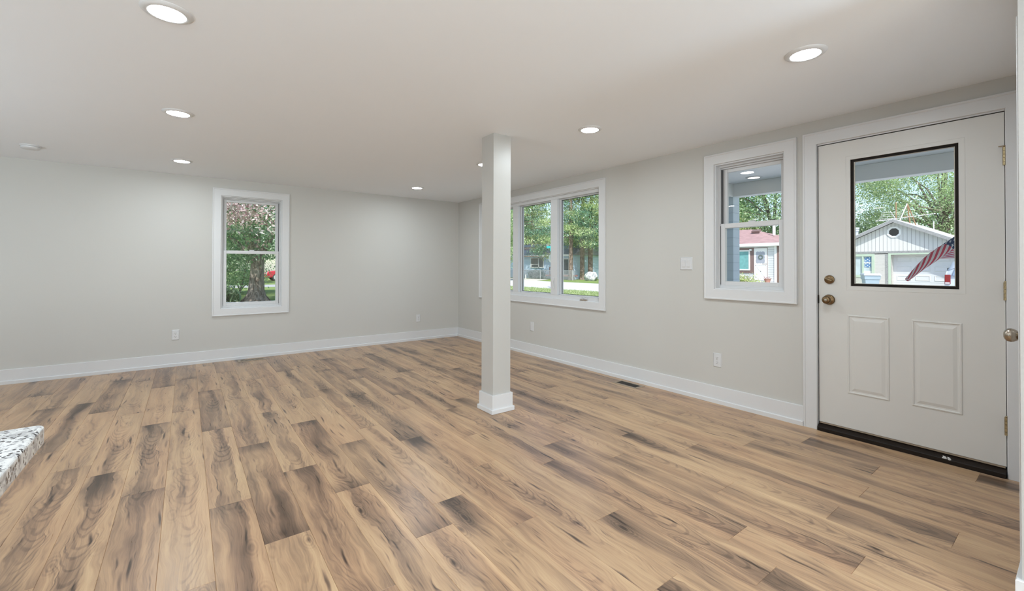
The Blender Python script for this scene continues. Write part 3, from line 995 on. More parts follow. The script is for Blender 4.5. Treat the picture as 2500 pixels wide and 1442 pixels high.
# ---------------------------------------------------------------- foliage
rng = np.random.default_rng(4)
def leaf_mesh(name, cent, size, mat, parent=None, aspect=0.55, up=0.25, jitter=.35, kind=None, origin=None, droop=None):
    """one folded four-cornered blade per centre point"""
    n = len(cent)
    cent = np.asarray(cent, float)
    if parent is not None:
        rt = parent
        while rt.parent is not None:
            rt = rt.parent
        cent = cent - np.array(rt.location)
    elif origin is not None:
        cent = cent - np.array(origin)
    d = rng.normal(size=(n, 3))
    if droop is not None:
        d = d * .5 + droop
    d /= np.linalg.norm(d, axis=1)[:, None]
    nn = rng.normal(size=(n, 3)) + np.array([0, 0, up * 4])
    s = np.cross(d, nn)
    s /= np.linalg.norm(s, axis=1)[:, None] + 1e-9
    nrm = np.cross(s, d)
    L = size * (1 + jitter * rng.uniform(-1, 1, n))[:, None]
    W = L * aspect
    a = cent - d * L * .5
    b = cent + s * W * .5 + nrm * L * .08 - d * L * .05
    c = cent + d * L * .5
    e = cent - s * W * .5 + nrm * L * .08 - d * L * .05
    v = np.stack([a, b, c, e], 1).reshape(-1, 3)
    me = bpy.data.meshes.new(name)
    me.vertices.add(n * 4)
    me.vertices.foreach_set('co', v.ravel().astype(np.float32))
    me.loops.add(n * 4)
    me.loops.foreach_set('vertex_index', np.arange(n * 4, dtype=np.int32))
    me.polygons.add(n)
    me.polygons.foreach_set('loop_start', np.arange(0, n * 4, 4, dtype=np.int32))
    me.update()
    me.validate()
    me.materials.append(M[mat])
    o = bpy.data.objects.new(name, me)
    COL.objects.link(o)
    if parent is not None:
        o.parent = parent
    elif origin is not None:
        o.location = origin
    if kind:
        o['kind'] = kind
    return o

M['leaf_green'] = leafy('maple_leaf_green', (.06, .18, .08), (.20, .38, .15), (.50, .64, .42), .4)
M['leaf_copper'] = leafy('copper_leaf', (.34, .18, .20), (.72, .58, .58), (.86, .80, .76), .35)
M['leaf_locust'] = leafy('locust_leaf', (.28, .44, .18), (.54, .68, .34), (.70, .80, .50), .45)
M['leaf_dense'] = leafy('dense_tree_leaf', (.16, .34, .13), (.40, .58, .28), (.58, .72, .44), .45)
M['leaf_lime'] = leafy('lime_bush_leaf', (.36, .46, .14), (.60, .66, .28), (.70, .74, .40), .4)
M['leaf_teal'] = leafy('blue_green_needles', (.07, .17, .13), (.16, .30, .24), None, .2)
M['needle'] = leafy('pine_needles', (.30, .46, .16), (.58, .70, .32), (.72, .80, .46), .4)
M['needle_dark'] = leafy('shaded_pine_needles', (.10, .24, .15), (.24, .42, .26), None, .3)  # darker needle copy, with shade put into the leaf colour
M['blade'] = leafy('grass_blades', (.26, .38, .12), (.50, .58, .28), (.62, .66, .38), .3)
M['hosta'] = leafy('bed_plant_leaves', (.10, .22, .08), (.34, .46, .22), (.50, .58, .36), .3)
M['flower'] = leafy('pale_flowers', (.75, .72, .72), (.85, .80, .70), (.8, .6, .6), .2)

def clusters(n, c, rx, ry, rz, shell=.55, zmin=None):
    p = rng.normal(size=(n * 3, 3))
    p /= np.linalg.norm(p, axis=1)[:, None]
    r = (shell + (1 - shell) * rng.random(n * 3)) ** .6
    p = p * r[:, None] * np.array([rx, ry, rz]) + np.array(c)
    if zmin is not None:
        p = p[p[:, 2] > zmin]
    return p[:n]
def puff(cs, per, sx, sz):
    cs = np.asarray(cs)
    o = rng.normal(size=(len(cs), per, 3)) * np.array([sx, sx, sz])
    return (cs[:, None, :] + o).reshape(-1, 3)

def tree(name, label, loc, trunk_h, crown_c, crown_r, ncl, per, leaf, mat, group=None, tr=.2, puffs=(.45, .3), branches=10, bark='bark', zmin=None, aspect=.55, cat='tree', fork=None):
    r0 = empty(name, loc, label, cat, group)
    loc = Vector(loc)
    cc = loc + Vector(crown_c)
    cl = clusters(ncl, cc, *crown_r, zmin=zmin)
    m = MB()
    top = Vector((cc.x, cc.y, cc.z + crown_r[2] * .35))
    fz = loc + Vector((0, 0, trunk_h))
    m.tube([loc + Vector((0, 0, -.05)), loc + Vector((.02, 0, .25)), loc + Vector((0, .02, trunk_h * .5)), fz, fz.lerp(top, .5), top],
           [tr * 1.7, tr * 1.15, tr, tr * .85, tr * .5, tr * .12], 12)
    idx = rng.choice(len(cl), min(branches, len(cl)), replace=False)
    for i in idx:
        e = Vector(cl[i])
        st = fz.lerp(top, random.uniform(0.0, .55))
        mid = st.lerp(e, .5) + Vector((0, 0, .12 * (e - st).length))
        m.tube([st, mid, e], [tr * .38, tr * .22, tr * .05], 6)
    m.build('trunk', bark, r0, smooth=True)
    leaf_mesh('foliage', puff(cl, per, *puffs), leaf, mat, r0, aspect=aspect)
    return r0
random.seed(3)

# --- through the back window: big shade tree with copper leaves
tx, ty = 2.37, 21.2
r0 = empty('shade_tree', (tx, ty, G), 'large tree with thick grey trunk and copper-tinted leaves outside the back window', 'tree')
m = MB()
m.tube([(tx, ty, G - .1), (tx, ty, G + .12), (tx, ty, G + .5), (tx + .03, ty, G + 1.2), (tx + .05, ty, G + 1.75), (tx + .02, ty, G + 2.3)], [.62, .42, .31, .26, .25, .25], 18)
for k in range(7):
    a = k * .9 + .2
    m.tube([(tx + .62 * math.cos(a), ty + .62 * math.sin(a), G - .08), (tx + .28 * math.cos(a), ty + .28 * math.sin(a), G + .22), (tx + .1 * math.cos(a), ty + .1 * math.sin(a), G + .8)], [.05, .12, .13], 8)
for ang, ln, h, rr in ((.2, 3.0, 4.0, .15), (2.6, 3.4, 2.2, .11), (-.5, 2.6, 3.4, .14), (4.3, 3.2, 3.0, .13), (1.4, 2.0, 4.5, .15), (3.4, 2.4, 4.2, .13)):
    dx, dy = math.cos(ang), math.sin(ang)
    m.tube([(tx, ty, G + 1.75), (tx + dx * ln * .3, ty + dy * ln * .3, G + 1.95 + h * .35), (tx + dx * ln, ty + dy * ln, G + 2.0 + h)], [rr, rr * .75, rr * .25], 8)
m.build('trunk', 'bark', r0, smooth=True)
cl = clusters(230, (tx, ty, 5.2), 6.0, 5.5, 3.6, .45, zmin=2.6)
low = np.array([[tx + rng.uniform(-3.4, 3.2), ty + rng.uniform(-4.5, 1.0), rng.uniform(2.0, 3.4)] for _ in range(40)])
low2 = np.array([[tx + rng.uniform(-1.3, .9), ty + rng.uniform(-.7, .9), rng.uniform(1.45, 2.2)] for _ in range(7)])
leaf_mesh('foliage', np.vstack([puff(cl, 170, .5, .3), puff(low, 130, .42, .28), puff(low2, 80, .28, .2)]), .135, 'leaf_green', r0)
cop = np.array([[tx + rng.uniform(-3.0, 2.6), ty - rng.uniform(4.2, 6.4), rng.uniform(2.25, 3.5)] for _ in range(44)])
leaf_mesh('copper_foliage', puff(cop, 105, .36, .16), .135, 'leaf_copper', r0, aspect=.42)
# planting and yard behind it
def bush(name, label, c, r, ncl, per, leaf, mat, cat='bush', group=None, puffs=(.25, .2), stems=True):
    r0 = empty(name, (c[0], c[1], G), label, cat, group)
    cl = clusters(ncl, (c[0], c[1], c[2]), *r, shell=.3, zmin=G + .1)
    m = MB()
    for k in range(6):
        e = cl[k % len(cl)]
        m.tube([(c[0] + random.uniform(-.1, .1), c[1] + random.uniform(-.1, .1), G - .02), tuple((np.array([c[0], c[1], G]) + e) / 2 + np.array([0, 0, .1])), tuple(e)], [.04, .03, .012], 6)
    m.build('stem', 'bark', r0, smooth=True)
    leaf_mesh('foliage', puff(cl, per, *puffs), leaf, mat, r0)
    return r0
bush('shrub', 'tall leafy shrub left of the big trunk outside the back window', (0.9, 27.0, 1.9), (1.9, 1.2, 2.2), 90, 130, .13, 'leaf_dense', puffs=(.35, .3))
bush('shrub', 'loose pale shrub close behind the big trunk outside the back window', (2.4, 29.0, 1.4), (1.2, .9, 1.6), 45, 110, .12, 'leaf_locust', puffs=(.3, .25))
r0 = empty('plant_bed', (1.6, 21.6, G), 'strap-leaved plants growing at the left foot of the big trunk', 'plants', kind='stuff')
pc = np.array([[rng.uniform(.3, 1.75), rng.uniform(20.9, 23.2), G + rng.uniform(.08, .45)] for _ in range(900)])
o = leaf_mesh('leaves', pc, .42, 'hosta', r0, aspect=.16, droop=np.array([0, 0, .9]))
o['kind'] = 'stuff'
bush('shrub', 'low dark shrub at the left edge of the back window view', (0.15, 20.6, .05), (.55, .5, .5), 22, 60, .12, 'leaf_dense')
root = empty('white_rail', (0.0, 24.5, .6), 'pale grey horizontal rail in the yard left of the big trunk', 'rail')
m = MB(); m.box(-3.2, 1.25, 24.45, 24.53, .42, .58)
m.build('board', simple('pale_grey_rail', (.62, .66, .66), .5), root, bevel=.01)
m = MB(); m.box(-2.9, -2.8, 24.53, 24.6, G, .58); m.build('post', simple('rail_post', (.5, .52, .52), .6), root)
m = MB(); m.box(1.0, 1.1, 24.53, 24.6, G, .58); m.build('post', simple('rail_post', (.5, .52, .52), .6), root)
m = MB()
pts = [(2.2 + 1.25 * math.cos(a), 20.7 + .95 * math.sin(a), G + .05) for a in np.linspace(PI * .75, PI * 1.75, 16)]
m.tube(pts, .085, 8)
tag(m.build('stone_edging', 'concrete', smooth=True, origin=(2.2, 20.0, G)), 'pale curved stone edging at the foot of the big trunk', 'edging')
for i, (x, y, hgt, lab) in enumerate(((-6, 44, 9, 'dark leafy tree far left behind the back window yard'), (0.5, 57, 10, 'dark leafy tree behind the shrubs outside the back window'), (10.5, 60, 12, 'tall leafy tree behind the red car'), (0.0, 43, 8, 'leafy tree between the shrubs and the red car'))):
    tree('yard_tree', lab, (x, y, G), 2.6, (0, 0, hgt * .55), (4.2, 3.6, hgt * .48), 110, 160, .21, 'leaf_dense', 'trees behind the back yard', .24, (.7, .5))

# red car across the side street
def car(name, label, loc, rotz, paint, L=4.4, Wd=1.8, Ht=1.65, wr=.36, seat=.9):
    r0 = empty(name, loc, label, 'car')
    hw = Wd / 2
    P = lambda x, y, z: (x, y, z)
    lx, ly, lz = loc
    prof = [(-L / 2 + .03, .45), (-L / 2, .62), (-L / 2 + .05, .88), (-L / 2 + .35, .98), (-L / 2 + 1.05, 1.04), (-L / 2 + 1.65, Ht - .08), (-L / 2 + 2.2, Ht), (L / 2 - .75, Ht - .03), (L / 2 - .12, 1.08), (L / 2, .98), (L / 2 + .02, .5), (L / 2 - .1, .34), (-L / 2 + .15, .32)]
    m = MB(); m.prism(prof, lambda a, b, h: (lx + a, ly + h, lz + b), -hw, hw)
    body = m.build('body', paint, r0, bevel=.09, segs=3)
    m = MB()
    for s in (-1, 1):
        y0, y1 = (-hw - .006, -hw + .01) if s < 0 else (hw - .01, hw + .006)
        m.prism([(-L / 2 + 1.28, 1.08), (-L / 2 + 1.72, Ht - .16), (-L / 2 + 2.3, Ht - .12), (-L / 2 + 2.3, 1.08)], lambda a, b, h: (lx + a, ly + h, lz + b), y0, y1)
        m.prism([(-L / 2 + 2.4, 1.08), (-L / 2 + 2.4, Ht - .12), (L / 2 - .85, Ht - .14), (L / 2 - .45, 1.08)], lambda a, b, h: (lx + a, ly + h, lz + b), y0, y1)
    m.obox((lx - L / 2 + 1.33, ly, lz + 1.30), (.28, 0, .26), (0, hw * .82, 0), (-.02, 0, .02))
    m.build('window', 'darkglass', body)
    for sx in (-L / 2 + .85, L / 2 - .85):
        for s in (-1, 1):
            m = MB(); m.lathe([(wr * .55, -.10), (wr, -.09), (wr, .09), (wr * .55, .10)], (lx + sx, ly + s * (hw - .07), lz + wr), 'y', 24)
            w = m.build('wheel', simple('tyre_rubber', (.05, .05, .05), .8), r0)
            m = MB(); m.lathe([(wr * .70, -.115), (wr * .66, -.12), (wr * .15, -.105), (0, -.12)] if s < 0 else [(wr * .70, .115), (wr * .66, .12), (wr * .15, .105), (0, .12)], (lx + sx, ly + s * (hw - .07), lz + wr), 'y', 24, cap=False)
            for k in range(6):
                a = k * PI / 3
                m.obox((lx + sx + .6 * wr * .6 * math.cos(a), ly + s * (hw - .07) + s * .112, lz + wr + .6 * wr * .6 * math.sin(a)), (.12 * math.cos(a), 0, .12 * math.sin(a)), (0, .012, 0), (-.03 * math.sin(a), 0, .03 * math.cos(a)))
            m.build('hubcap', simple('silver_wheel', (.7, .72, .75), .3, .6), w)
    for s in (-1, 1):
        m = MB(); m.box(lx - L / 2 - .02, lx - L / 2 + .12, ly + s * (hw - .25) - .17, ly + s * (hw - .25) + .17, lz + .68, lz + .86)
        m.build('headlight', simple('headlight_glass', (.8, .8, .8), .1), r0, bevel=.02)
    r0.rotation_euler = (0, 0, rotz)
    return r0
car('car', 'red car parked across the side street, beyond the big trunk', (8.55, 50.0, G), math.radians(2), simple('red_car_paint', (.55, .03, .05), .25, var=.03))

# --- across the street: garage
X0 = 35.0
sidev = siding('weathered_white_vertical_boards', (.66, .66, .65), (.26, .26, .27), 1, .19, .10, wear=.45, wearcol=(.50, .51, .53))
stone = siding('flaking_white_brick', (.74, .71, .68), (.52, .49, .47), 2, .075, .14, .8, wear=.8, wearcol=(.42, .37, .34), bumpy=.8)
green = simple('pale_green_trim_paint', (.46, .56, .44), .5, var=.08, scale=4)
greyw = simple('weathered_grey_wood', (.30, .30, .30), .8, var=.4, scale=12)
wdoor = simple('white_garage_door', (.66, .67, .69), .45, var=.02)
root = empty('garage', (X0, 7.44, G), 'weathered white gabled garage across the street, seen through the entry door glass', 'garage')
gy0, gy1, gpk, gz = 3.9, 10.98, 7.44, 2.17
dy0, dy1, dz1 = 4.15, 7.62, 1.94
fnG = fnX(X0)
m = MB()
m.box(X0, X0 + .2, gy0, dy0, G, gz).box(X0, X0 + .2, dy1, 8.42, G, gz).box(X0, X0 + .2, 8.42, 9.6, G, .58).box(X0, X0 + .2, 9.6, gy1, G, gz).box(X0, X0 + .2, dy0, 9.6, 1.98, gz)
m.box(X0 + .2, X0 + .66, dy0 - .15, dy0, G, gz).box(X0 + .2, X0 + .66, dy1, dy1 + .15, G, gz).box(X0 + .2, X0 + .66, dy0, dy1, dz1, gz)  # recess deepened so that the header throws shade on the door
m.box(X0 + .2, X0 + 9, gy0, gy0 + .2, G, gz).box(X0 + .2, X0 + 9, gy1 - .2, gy1, G, gz).box(X0 + 8.8, X0 + 9, gy0, gy1, G, gz)
m.build('brick_wall', stone, root)
m = MB(); m.prism([(gy0, gz), (gy1, gz), (gpk, gz + (gpk - gy0) * .5)], fnG, -.15, .02)
m.build('gable_siding', sidev, root)
m = MB(); m.box(X0 - .035, X0 + .02, gy0 - .1, gy1 + .1, gz - .14, gz + .0)
m.build('gable_sill', greyw, root, bevel=.01)
pk = gz + (gpk - gy0) * .5
m = MB()
for s in (-1, 1):
    e = gpk + s * (gpk - gy0 + .42)
    zz = pk - .5 * (gpk - gy0 + .42)
    m.prism([(gpk, pk + .05), (e, zz + .05), (e, zz + .20), (gpk, pk + .20)], fnG, -9.2, .36)
m.build('roof', simple('pale_weathered_roofing', (.62, .62, .63), .8, var=.15, scale=2), root)
m = MB()
for s in (-1, 1):
    e = gpk + s * (gpk - gy0 + .42)
    zz = pk - .5 * (gpk - gy0 + .42)
    m.prism([(gpk, pk - .02), (e, zz - .02), (e, zz + .17), (gpk, pk + .17)], fnG, .36, .40)
m.build('barge_board', greyw, root)
m = MB()
oc = lambda r: [(7.46 + r * math.cos(PI / 8 + k * PI / 4), 3.33 + r * math.sin(PI / 8 + k * PI / 4)) for k in range(8)]
m.sweep(oc(.36), [(0, .02), (0, .06), (.10, .06), (.10, .02)], fnG)
vt = m.build('gable_vent', 'white', root)
m = MB(); m.prism(oc(.27), fnG, .021, .03); m.build('vent_opening', 'dark', vt)
# garage door of four panelled rows
m = MB(); m.box(X0 + .56, X0 + .61, dy0, dy1, G, dz1)
gd = m.build('garage_door', wdoor, root)
rows = 4
rh = (dz1 - G) / rows
for rI in range(rows):
    m = MB()
    za = G + rI * rh
    m.box(X0 + .55, X0 + .562, dy0, dy1, za + .02, za + rh - .012)
    for k in range(4):
        ya = dy1 - .14 - k * .855 - .70
        m.sweep([(ya, za + .12), (ya + .68, za + .12), (ya + .68, za + rh - .13), (ya, za + rh - .13)], [(0, 0), (.015, .02), (.04, .02), (.055, .002)], fnX(X0 + .55))
    m.build('door_section', wdoor, gd)
m = MB(); m.box(X0 - .03, X0 + .06, dy1, dy1 + .13, G, dz1 + .15).box(X0 - .03, X0 + .06, dy0 - .13, dy0, G, dz1 + .15).box(X0 - .03, X0 + .06, dy0, dy1, dz1, dz1 + .15)
m.build('door_trim', green, root)
m = MB(); m.box(X0 - .02, X0 + .04, dy1 + .13, dy1 + .27, G, dz1 + .02)
m.build('bare_edge', greyw, root)
# garage window
m = MB(); ring_box(m, fnG, 8.42, 10.6, .52, 2.0, .14, -.05, .04)
m.box(X0 - .03, X0 + .05, 8.98, 9.06, .66, 1.86)
wf = m.build('window_frame', green, root)
m = MB(); m.box(X0 + .06, X0 + .08, 8.5, 10.5, .6, 1.9)
m.build('window_glass', simple('milky_garage_glass', (.52, .60, .64), .15, var=.25, scale=2), wf)
def starcloth():
    t = NT('blue_star_curtain')
    g = t.n('TexCoord').outputs['Object']
    sp = t.n('SeparateXYZ', ins={0: g})
    a = t.math('SUBTRACT', t.math('FRACT', t.math('MULTIPLY', t.math('ADD', sp.outputs[1], sp.outputs[2]), 5.2)), .5)
    b = t.math('SUBTRACT', t.math('FRACT', t.math('MULTIPLY', t.math('SUBTRACT', sp.outputs[1], sp.outputs[2]), 5.2)), .5)
    d = t.math('ADD', t.math('MULTIPLY', a, a), t.math('MULTIPLY', b, b))
    c = t.mix(t.math('LESS_THAN', d, .05), (.10, .22, .42), (.75, .8, .85))
    t.bsdf(c, .8)
    return t.m
m = MB(); m.box(X0 + .045, X0 + .055, 8.62, 8.94, 1.15, 1.82); m.build('curtain', starcloth(), wf)
m = MB(); m.box(X0 + .03, X0 + .06, 8.58, 8.98, 1.42, 1.47); m.build('meeting_rail', 'white', wf)
m = MB(); m.box(X0 + .03, X0 + .06, 8.58, 8.98, .66, .92); m.build('lower_panel', 'white', wf)

# aerial and tripod on the garage roof
root = empty('tv_aerial', (X0 + 1.3, 7.5, pk + .15), 'old television aerial with long boom on a rusty mast above the garage roof', 'aerial')
alu = simple('dull_aluminium', (.48, .49, .50), .45, .4, var=.1)
rust = simple('rusty_mast', (.34, .20, .11), .7, .2, var=.3, scale=10)
m = MB(); m.tube([(36.2, 7.62, pk - .2), (36.2, 7.62, 5.30)], .03, 8); m.build('mast', rust, root)
m = MB(); m.tube([(35.55, 8.5, 4.13), (36.85, 5.9, 4.47)], .022, 8); bo = m.build('boom', alu, root)
m = MB()
for k in range(5):
    z = 4.15 + k * .125
    m.tube([(36.2 - .3, 7.62 + .9 - k * .07, z), (36.2 + .1, 7.62 - .25, z + .02)], .012, 6)
for k in range(8):
    s_ = k / 7
    c = Vector((35.6 + 1.2 * s_, 8.4 - 2.4 * s_, 4.14 + .32 * s_))
    l = .5 - .3 * s_
    m.tube([c + Vector((.9, .42, 0)) * l, c - Vector((.9, .42, 0)) * l], .010, 6)
m.tube([(36.15, 7.9, 4.75), (36.2, 7.62, 4.2)], .03, 6)
m.build('element', alu, bo)
root = empty('aerial_tripod', (X0 + 2, 7.2, pk), 'leaning A-shaped pole frame standing on the garage roof', 'tripod')
m = MB(); m.tube([(36.6, 7.66, 3.75), (37.0, 7.24, 5.24)], .035, 8); m.build('leg', 'white', root)
m = MB(); m.tube([(37.2, 7.10, 3.55), (37.0, 7.24, 5.24)], .035, 8); m.build('leg', rust, root)
m = MB(); m.tube([(37.5, 6.80, 3.45), (37.0, 7.22, 5.20)], .03, 8).tube([(36.85, 7.4, 4.45), (37.2, 7.06, 4.4)], .018, 6); m.build('leg', rust, root)
m = MB(); m.tube([(38.4, 6.23, 3.2), (38.4, 6.23, 4.12)], .03, 8)
tag(m.build('roof_pole', 'white', origin=(38.4, 6.23, 3.2)), 'short white pole on the right slope of the garage roof', 'pole')
m = MB(); m.lathe([(.11, 2.6), (.11, 3.62), (.16, 3.62), (.16, 3.68), (.12, 3.72), (.17, 3.76), (.17, 3.88), (.0, 3.90)], (36.9, 9.86, 0), 'z', 20)
tag(m.build('flue_pipe', simple('galvanised_flue', (.60, .63, .66), .4, .3), origin=(36.9, 9.86, 2.6), smooth=True), 'galvanised flue pipe with cap left of the garage gable', 'flue')
# wheeled bin
root = empty('wheelie_bin', (30.8, 7.6, G), 'pale blue-grey wheeled refuse bin in front of the garage window', 'bin')
bc = simple('pale_blue_plastic', (.29, .38, .44), .45, var=.04)
def rotbox(m, cx, cy, z0, z1, a0, b0, a1, b1, ang):
    ca, sa = math.cos(ang), math.sin(ang)
    vs = []
    for z, a, b in ((z0, a0, b0), (z1, a1, b1)):
        for sx, sy in ((-1, -1), (1, -1), (1, 1), (-1, 1)):
            x, y = sx * a, sy * b
            vs.append((cx + x * ca - y * sa, cy + x * sa + y * ca, z))
    m.add(vs, [(0, 3, 2, 1), (4, 5, 6, 7), (0, 1, 5, 4), (1, 2, 6, 5), (2, 3, 7, 6), (3, 0, 4, 7)])
ANG = .5
m = MB(); rotbox(m, 30.8, 7.6, G + .08, .70, .27, .27, .34, .34, ANG); bb = m.build('body', bc, root, bevel=.03)
m = MB(); rotbox(m, 30.8, 7.6, .48, .70, .355, .355, .365, .365, ANG); m.build('rim', bc, bb, bevel=.02)
m = MB(); rotbox(m, 30.8, 7.6, .70, .82, .41, .41, .36, .36, ANG); m.build('lid', simple('pale_bin_lid', (.50, .55, .59), .45), root, bevel=.03)
m = MB(); rotbox(m, 30.8 - .33 * math.cos(ANG), 7.6 - .33 * math.sin(ANG), .13, .20, .02, .10, .02, .10, ANG); m.build('lift_slot', 'dark', bb)
for s in (-1, 1):
    m = MB(); m.lathe([(.12, -.03), (.12, .03)], (31.05, 7.6 + s * .24, G + .12), 'y', 16); m.build('wheel', simple('bin_wheel', (.06, .06, .06), .8), root)

# van parked nose-in in front of the garage: only its rear corner shows
def van():
    root = empty('van', (31.6, 3.45, G), 'pale silver van parked at the garage, only its rear corner and red tail light showing', 'van')
    pt = simple('pale_silver_paint', (.48, .54, .60), .3, .2, var=.02)
    x0 = 29.35
    yl, yr = 4.40, 2.46
    sec = lambda z: 0.0
    # cross-sections along x (rear to nose); outline in y-z
    def outline(xin, top, tw):
        c = (yl + yr) / 2
        h = (yl - yr) / 2 * tw
        return [(c + h * .98, G + .30), (c + h, G + .62), (c + h, G + 1.05), (c + h * .93, G + 1.35), (c + h * .80, top - .12), (c + h * .60, top), (c - h * .60, top), (c - h * .80, top - .12), (c - h * .93, G + 1.35), (c - h, G + 1.05), (c - h, G + .62), (c - h * .98, G + .30)]
    secs = [(x0 + .04, 1.22, .95), (x0, 1.18, 1.0), (x0 + .12, 1.38, 1.0), (x0 + .45, 1.55, 1.0), (x0 + 2.6, 1.56, 1.0), (x0 + 3.2, 1.40, 1.0), (x0 + 3.9, .82, .98), (x0 + 4.9, .66, .94), (x0 + 5.05, .45, .90)]
    vs, fs = [], []
    for (x, top, tw) in secs:
        for y, z in outline(0, top, tw):
            sl = max(0, (z - (G + .95))) * .22 if x < x0 + .5 else 0
            vs.append((x + sl, y, z))
    n = 12
    for i in range(len(secs) - 1):
        for k in range(n):
            k2 = (k + 1) % n
            fs.append((i * n + k, i * n + k2, (i + 1) * n + k2, (i + 1) * n + k))
    fs.append(tuple(range(n)))
    fs.append(tuple((len(secs) - 1) * n + k for k in range(n - 1, -1, -1)))
    b = MB().add(vs, fs).build('body', pt, root, smooth=True)
    m = MB(); m.add([(x0 + .05, yl - .26, G + 1.12), (x0 + .05, yr + .26, G + 1.12), (x0 + .27, yr + .42, 1.42 - .02), (x0 + .27, yl - .42, 1.42 - .02),
                     (x0 + .0, yl - .26, G + 1.12), (x0 + .0, yr + .26, G + 1.12), (x0 + .17, yr + .42, 1.40), (x0 + .17, yl - .42, 1.40)],
                    [(0, 1, 2, 3), (4, 7, 6, 5), (0, 4, 5, 1), (1, 5, 6, 2), (2, 6, 7, 3), (3, 7, 4, 0)])
    m.build('rear_window', simple('blue_tinted_glass', (.18, .25, .36), .08, spec=.8), b, bevel=.015)
    m = MB(); m.box(x0 + .6, x0 + 2.9, yl - .06, yl - .005, G + 1.12, G + 1.50); m.build('side_window', 'darkglass', b)
    for y in (yl - .01, yr + .21):
        m = MB(); m.box(x0 - .03, x0 + .14, y - .20, y, .36, .82); tl = m.build('tail_light', simple('red_lamp_plastic', (.20, .006, .012), .2), root, bevel=.02)
        m = MB(); m.box(x0 - .04, x0 + .1, y - .18, y - .02, .38, .46); m.build('reverse_lamp', simple('clear_lamp_plastic', (.48, .46, .48), .2), tl)
    m = MB(); m.box(x0 - .12, x0 + .3, yr - .02, yl + .02, G + .35, G + .62); m.build('rear_bumper', simple('grey_bumper', (.45, .5, .56), .5), root, bevel=.04)
    for xx in (x0 + .95, x0 + 4.1):
        for y in (yl - .12, yr + .12):
            m = MB(); m.lathe([(.2, -.1), (.34, -.1), (.34, .1), (.2, .1)], (xx, y, G + .34), 'y', 20); m.build('wheel', simple('van_tyre', (.05, .05, .05), .8), root)
van()

# flag hanging from the porch, twisted by the wind
def flag():
    root = empty('flag', (5.95, .75, 1.5), 'striped flag with starred blue corner, twisted and blowing outside the entry door', 'flag')
    def stripes(nm, freq):
        t = NT(nm)
        uv = t.n('SeparateXYZ', ins={0: t.n('UVMap', uv_map='cloth').outputs[0]})
        u, v = uv.outputs[0], uv.outputs[1]
        st = t.math('LESS_THAN', t.math('FRACT', t.math('MULTIPLY', v, freq)), .5)
        c = t.mix(st, (.78, .76, .76), (.62, .07, .12))
        a = t.math('MULTIPLY', u, 11.0)
        b = t.math('MULTIPLY', v, 9.0)
        fa = t.math('SUBTRACT', t.math('FRACT', t.math('ADD', a, t.math('MULTIPLY', t.math('FLOOR', b), .5))), .5)
        fb = t.math('SUBTRACT', t.math('FRACT', b), .5)
        rr = t.math('SQRT', t.math('ADD', t.math('MULTIPLY', fa, fa), t.math('MULTIPLY', fb, fb)))
        th = t.math('ARCTAN2', fb, fa)
        star = t.math('LESS_THAN', rr, t.math('ADD', .23, t.math('MULTIPLY', t.math('COSINE', t.math('MULTIPLY', th, 5.0)), .09)))
        cant = t.mix(star, (.035, .07, .16), (.8, .82, .84))
        c = t.mix(t.math('GREATER_THAN', u, 0.655), c, cant)
        d = t.n('BsdfDiffuse', ins={'Color': c})
        tr = t.n('BsdfTranslucent', ins={'Color': c})
        mx = t.n('MixShader', ins={0: .3, 1: d.outputs[0], 2: tr.outputs[0]})
        t.t.links.new(mx.outputs[0], t.out.inputs['Surface'])
        return t.m
    def sheet(name, fnp, nu, nv, mat, uvfn):
        vs = [fnp(i / nu, j / nv) for i in range(nu + 1) for j in range(nv + 1)]
        fs = [(i * (nv + 1) + j, (i + 1) * (nv + 1) + j, (i + 1) * (nv + 1) + j + 1, i * (nv + 1) + j + 1) for i in range(nu) for j in range(nv)]
        me = bpy.data.meshes.new(name)
        og = root.location
        me.from_pydata([tuple(Vector(p) - og) for p in vs], [], fs)
        uvl = me.uv_layers.new(name='cloth')
        for p in me.polygons:
            p.use_smooth = True
            for li, vi in zip(p.loop_indices, p.vertices):
                i, j = divmod(vi, nv + 1)
                uvl.data[li].uv = uvfn(i / nu, j / nv)
        me.materials.append(mat)
        o = bpy.data.objects.new(name, me)
        COL.objects.link(o)
        o.parent = root
        return o
    A, B = Vector((5.70, 1.12, 1.065)), Vector((6.10, .74, 1.56))
    ax = (B - A).normalized()
    s1 = ax.cross(Vector((.8, .6, 0))).normalized()
    s2 = ax.cross(s1)
    def roll(u, v):
        # furled tube, wound about 1.3 turns with folds
        r = .016 + .026 * min(1, u * 2.2 + .12) + .003 * math.sin(v * 12.566 + u * 5)
        a = v * 2 * PI * 1.002
        p = A.lerp(B, u) + (s1 * math.cos(a) + s2 * math.sin(a)) * r + Vector((0, 0, .018 * math.sin(u * 5)))
        return p
    mt = stripes('flag_cloth', 6.5)
    sheet('furled_cloth', roll, 60, 48, mt, lambda u, v: (u, v + u * 1.35))
    def loose(u, v):
        p = Vector((5.97, .955, 1.275)).lerp(Vector((6.16, .60, 1.30)), u)
        top = Vector((0, 0, .165 * (u * 1.6 + .02) if u < .6 else .165 * .98))
        return p + top * v + Vector((.03 * math.sin(u * 7 + v * 3), .02 * math.sin(u * 9), -.01 * u))
    sheet('loose_cloth', loose, 24, 14, mt, lambda u, v: (.2, .02 + v * .77))
    m = MB(); m.tube([(5.97, -.40, 1.28), (6.25, .70, 1.74)], .012, 8)
    m.tube([(6.10, .74, 1.56), (6.22, .60, 1.70)], .006, 6)
    m.build('flag_pole', 'white', root)
    m = MB(); m.box(5.95, 5.985, -.46, -.34, 1.15, 2.16); m.build('bracket_board', 'white', root)
flag()

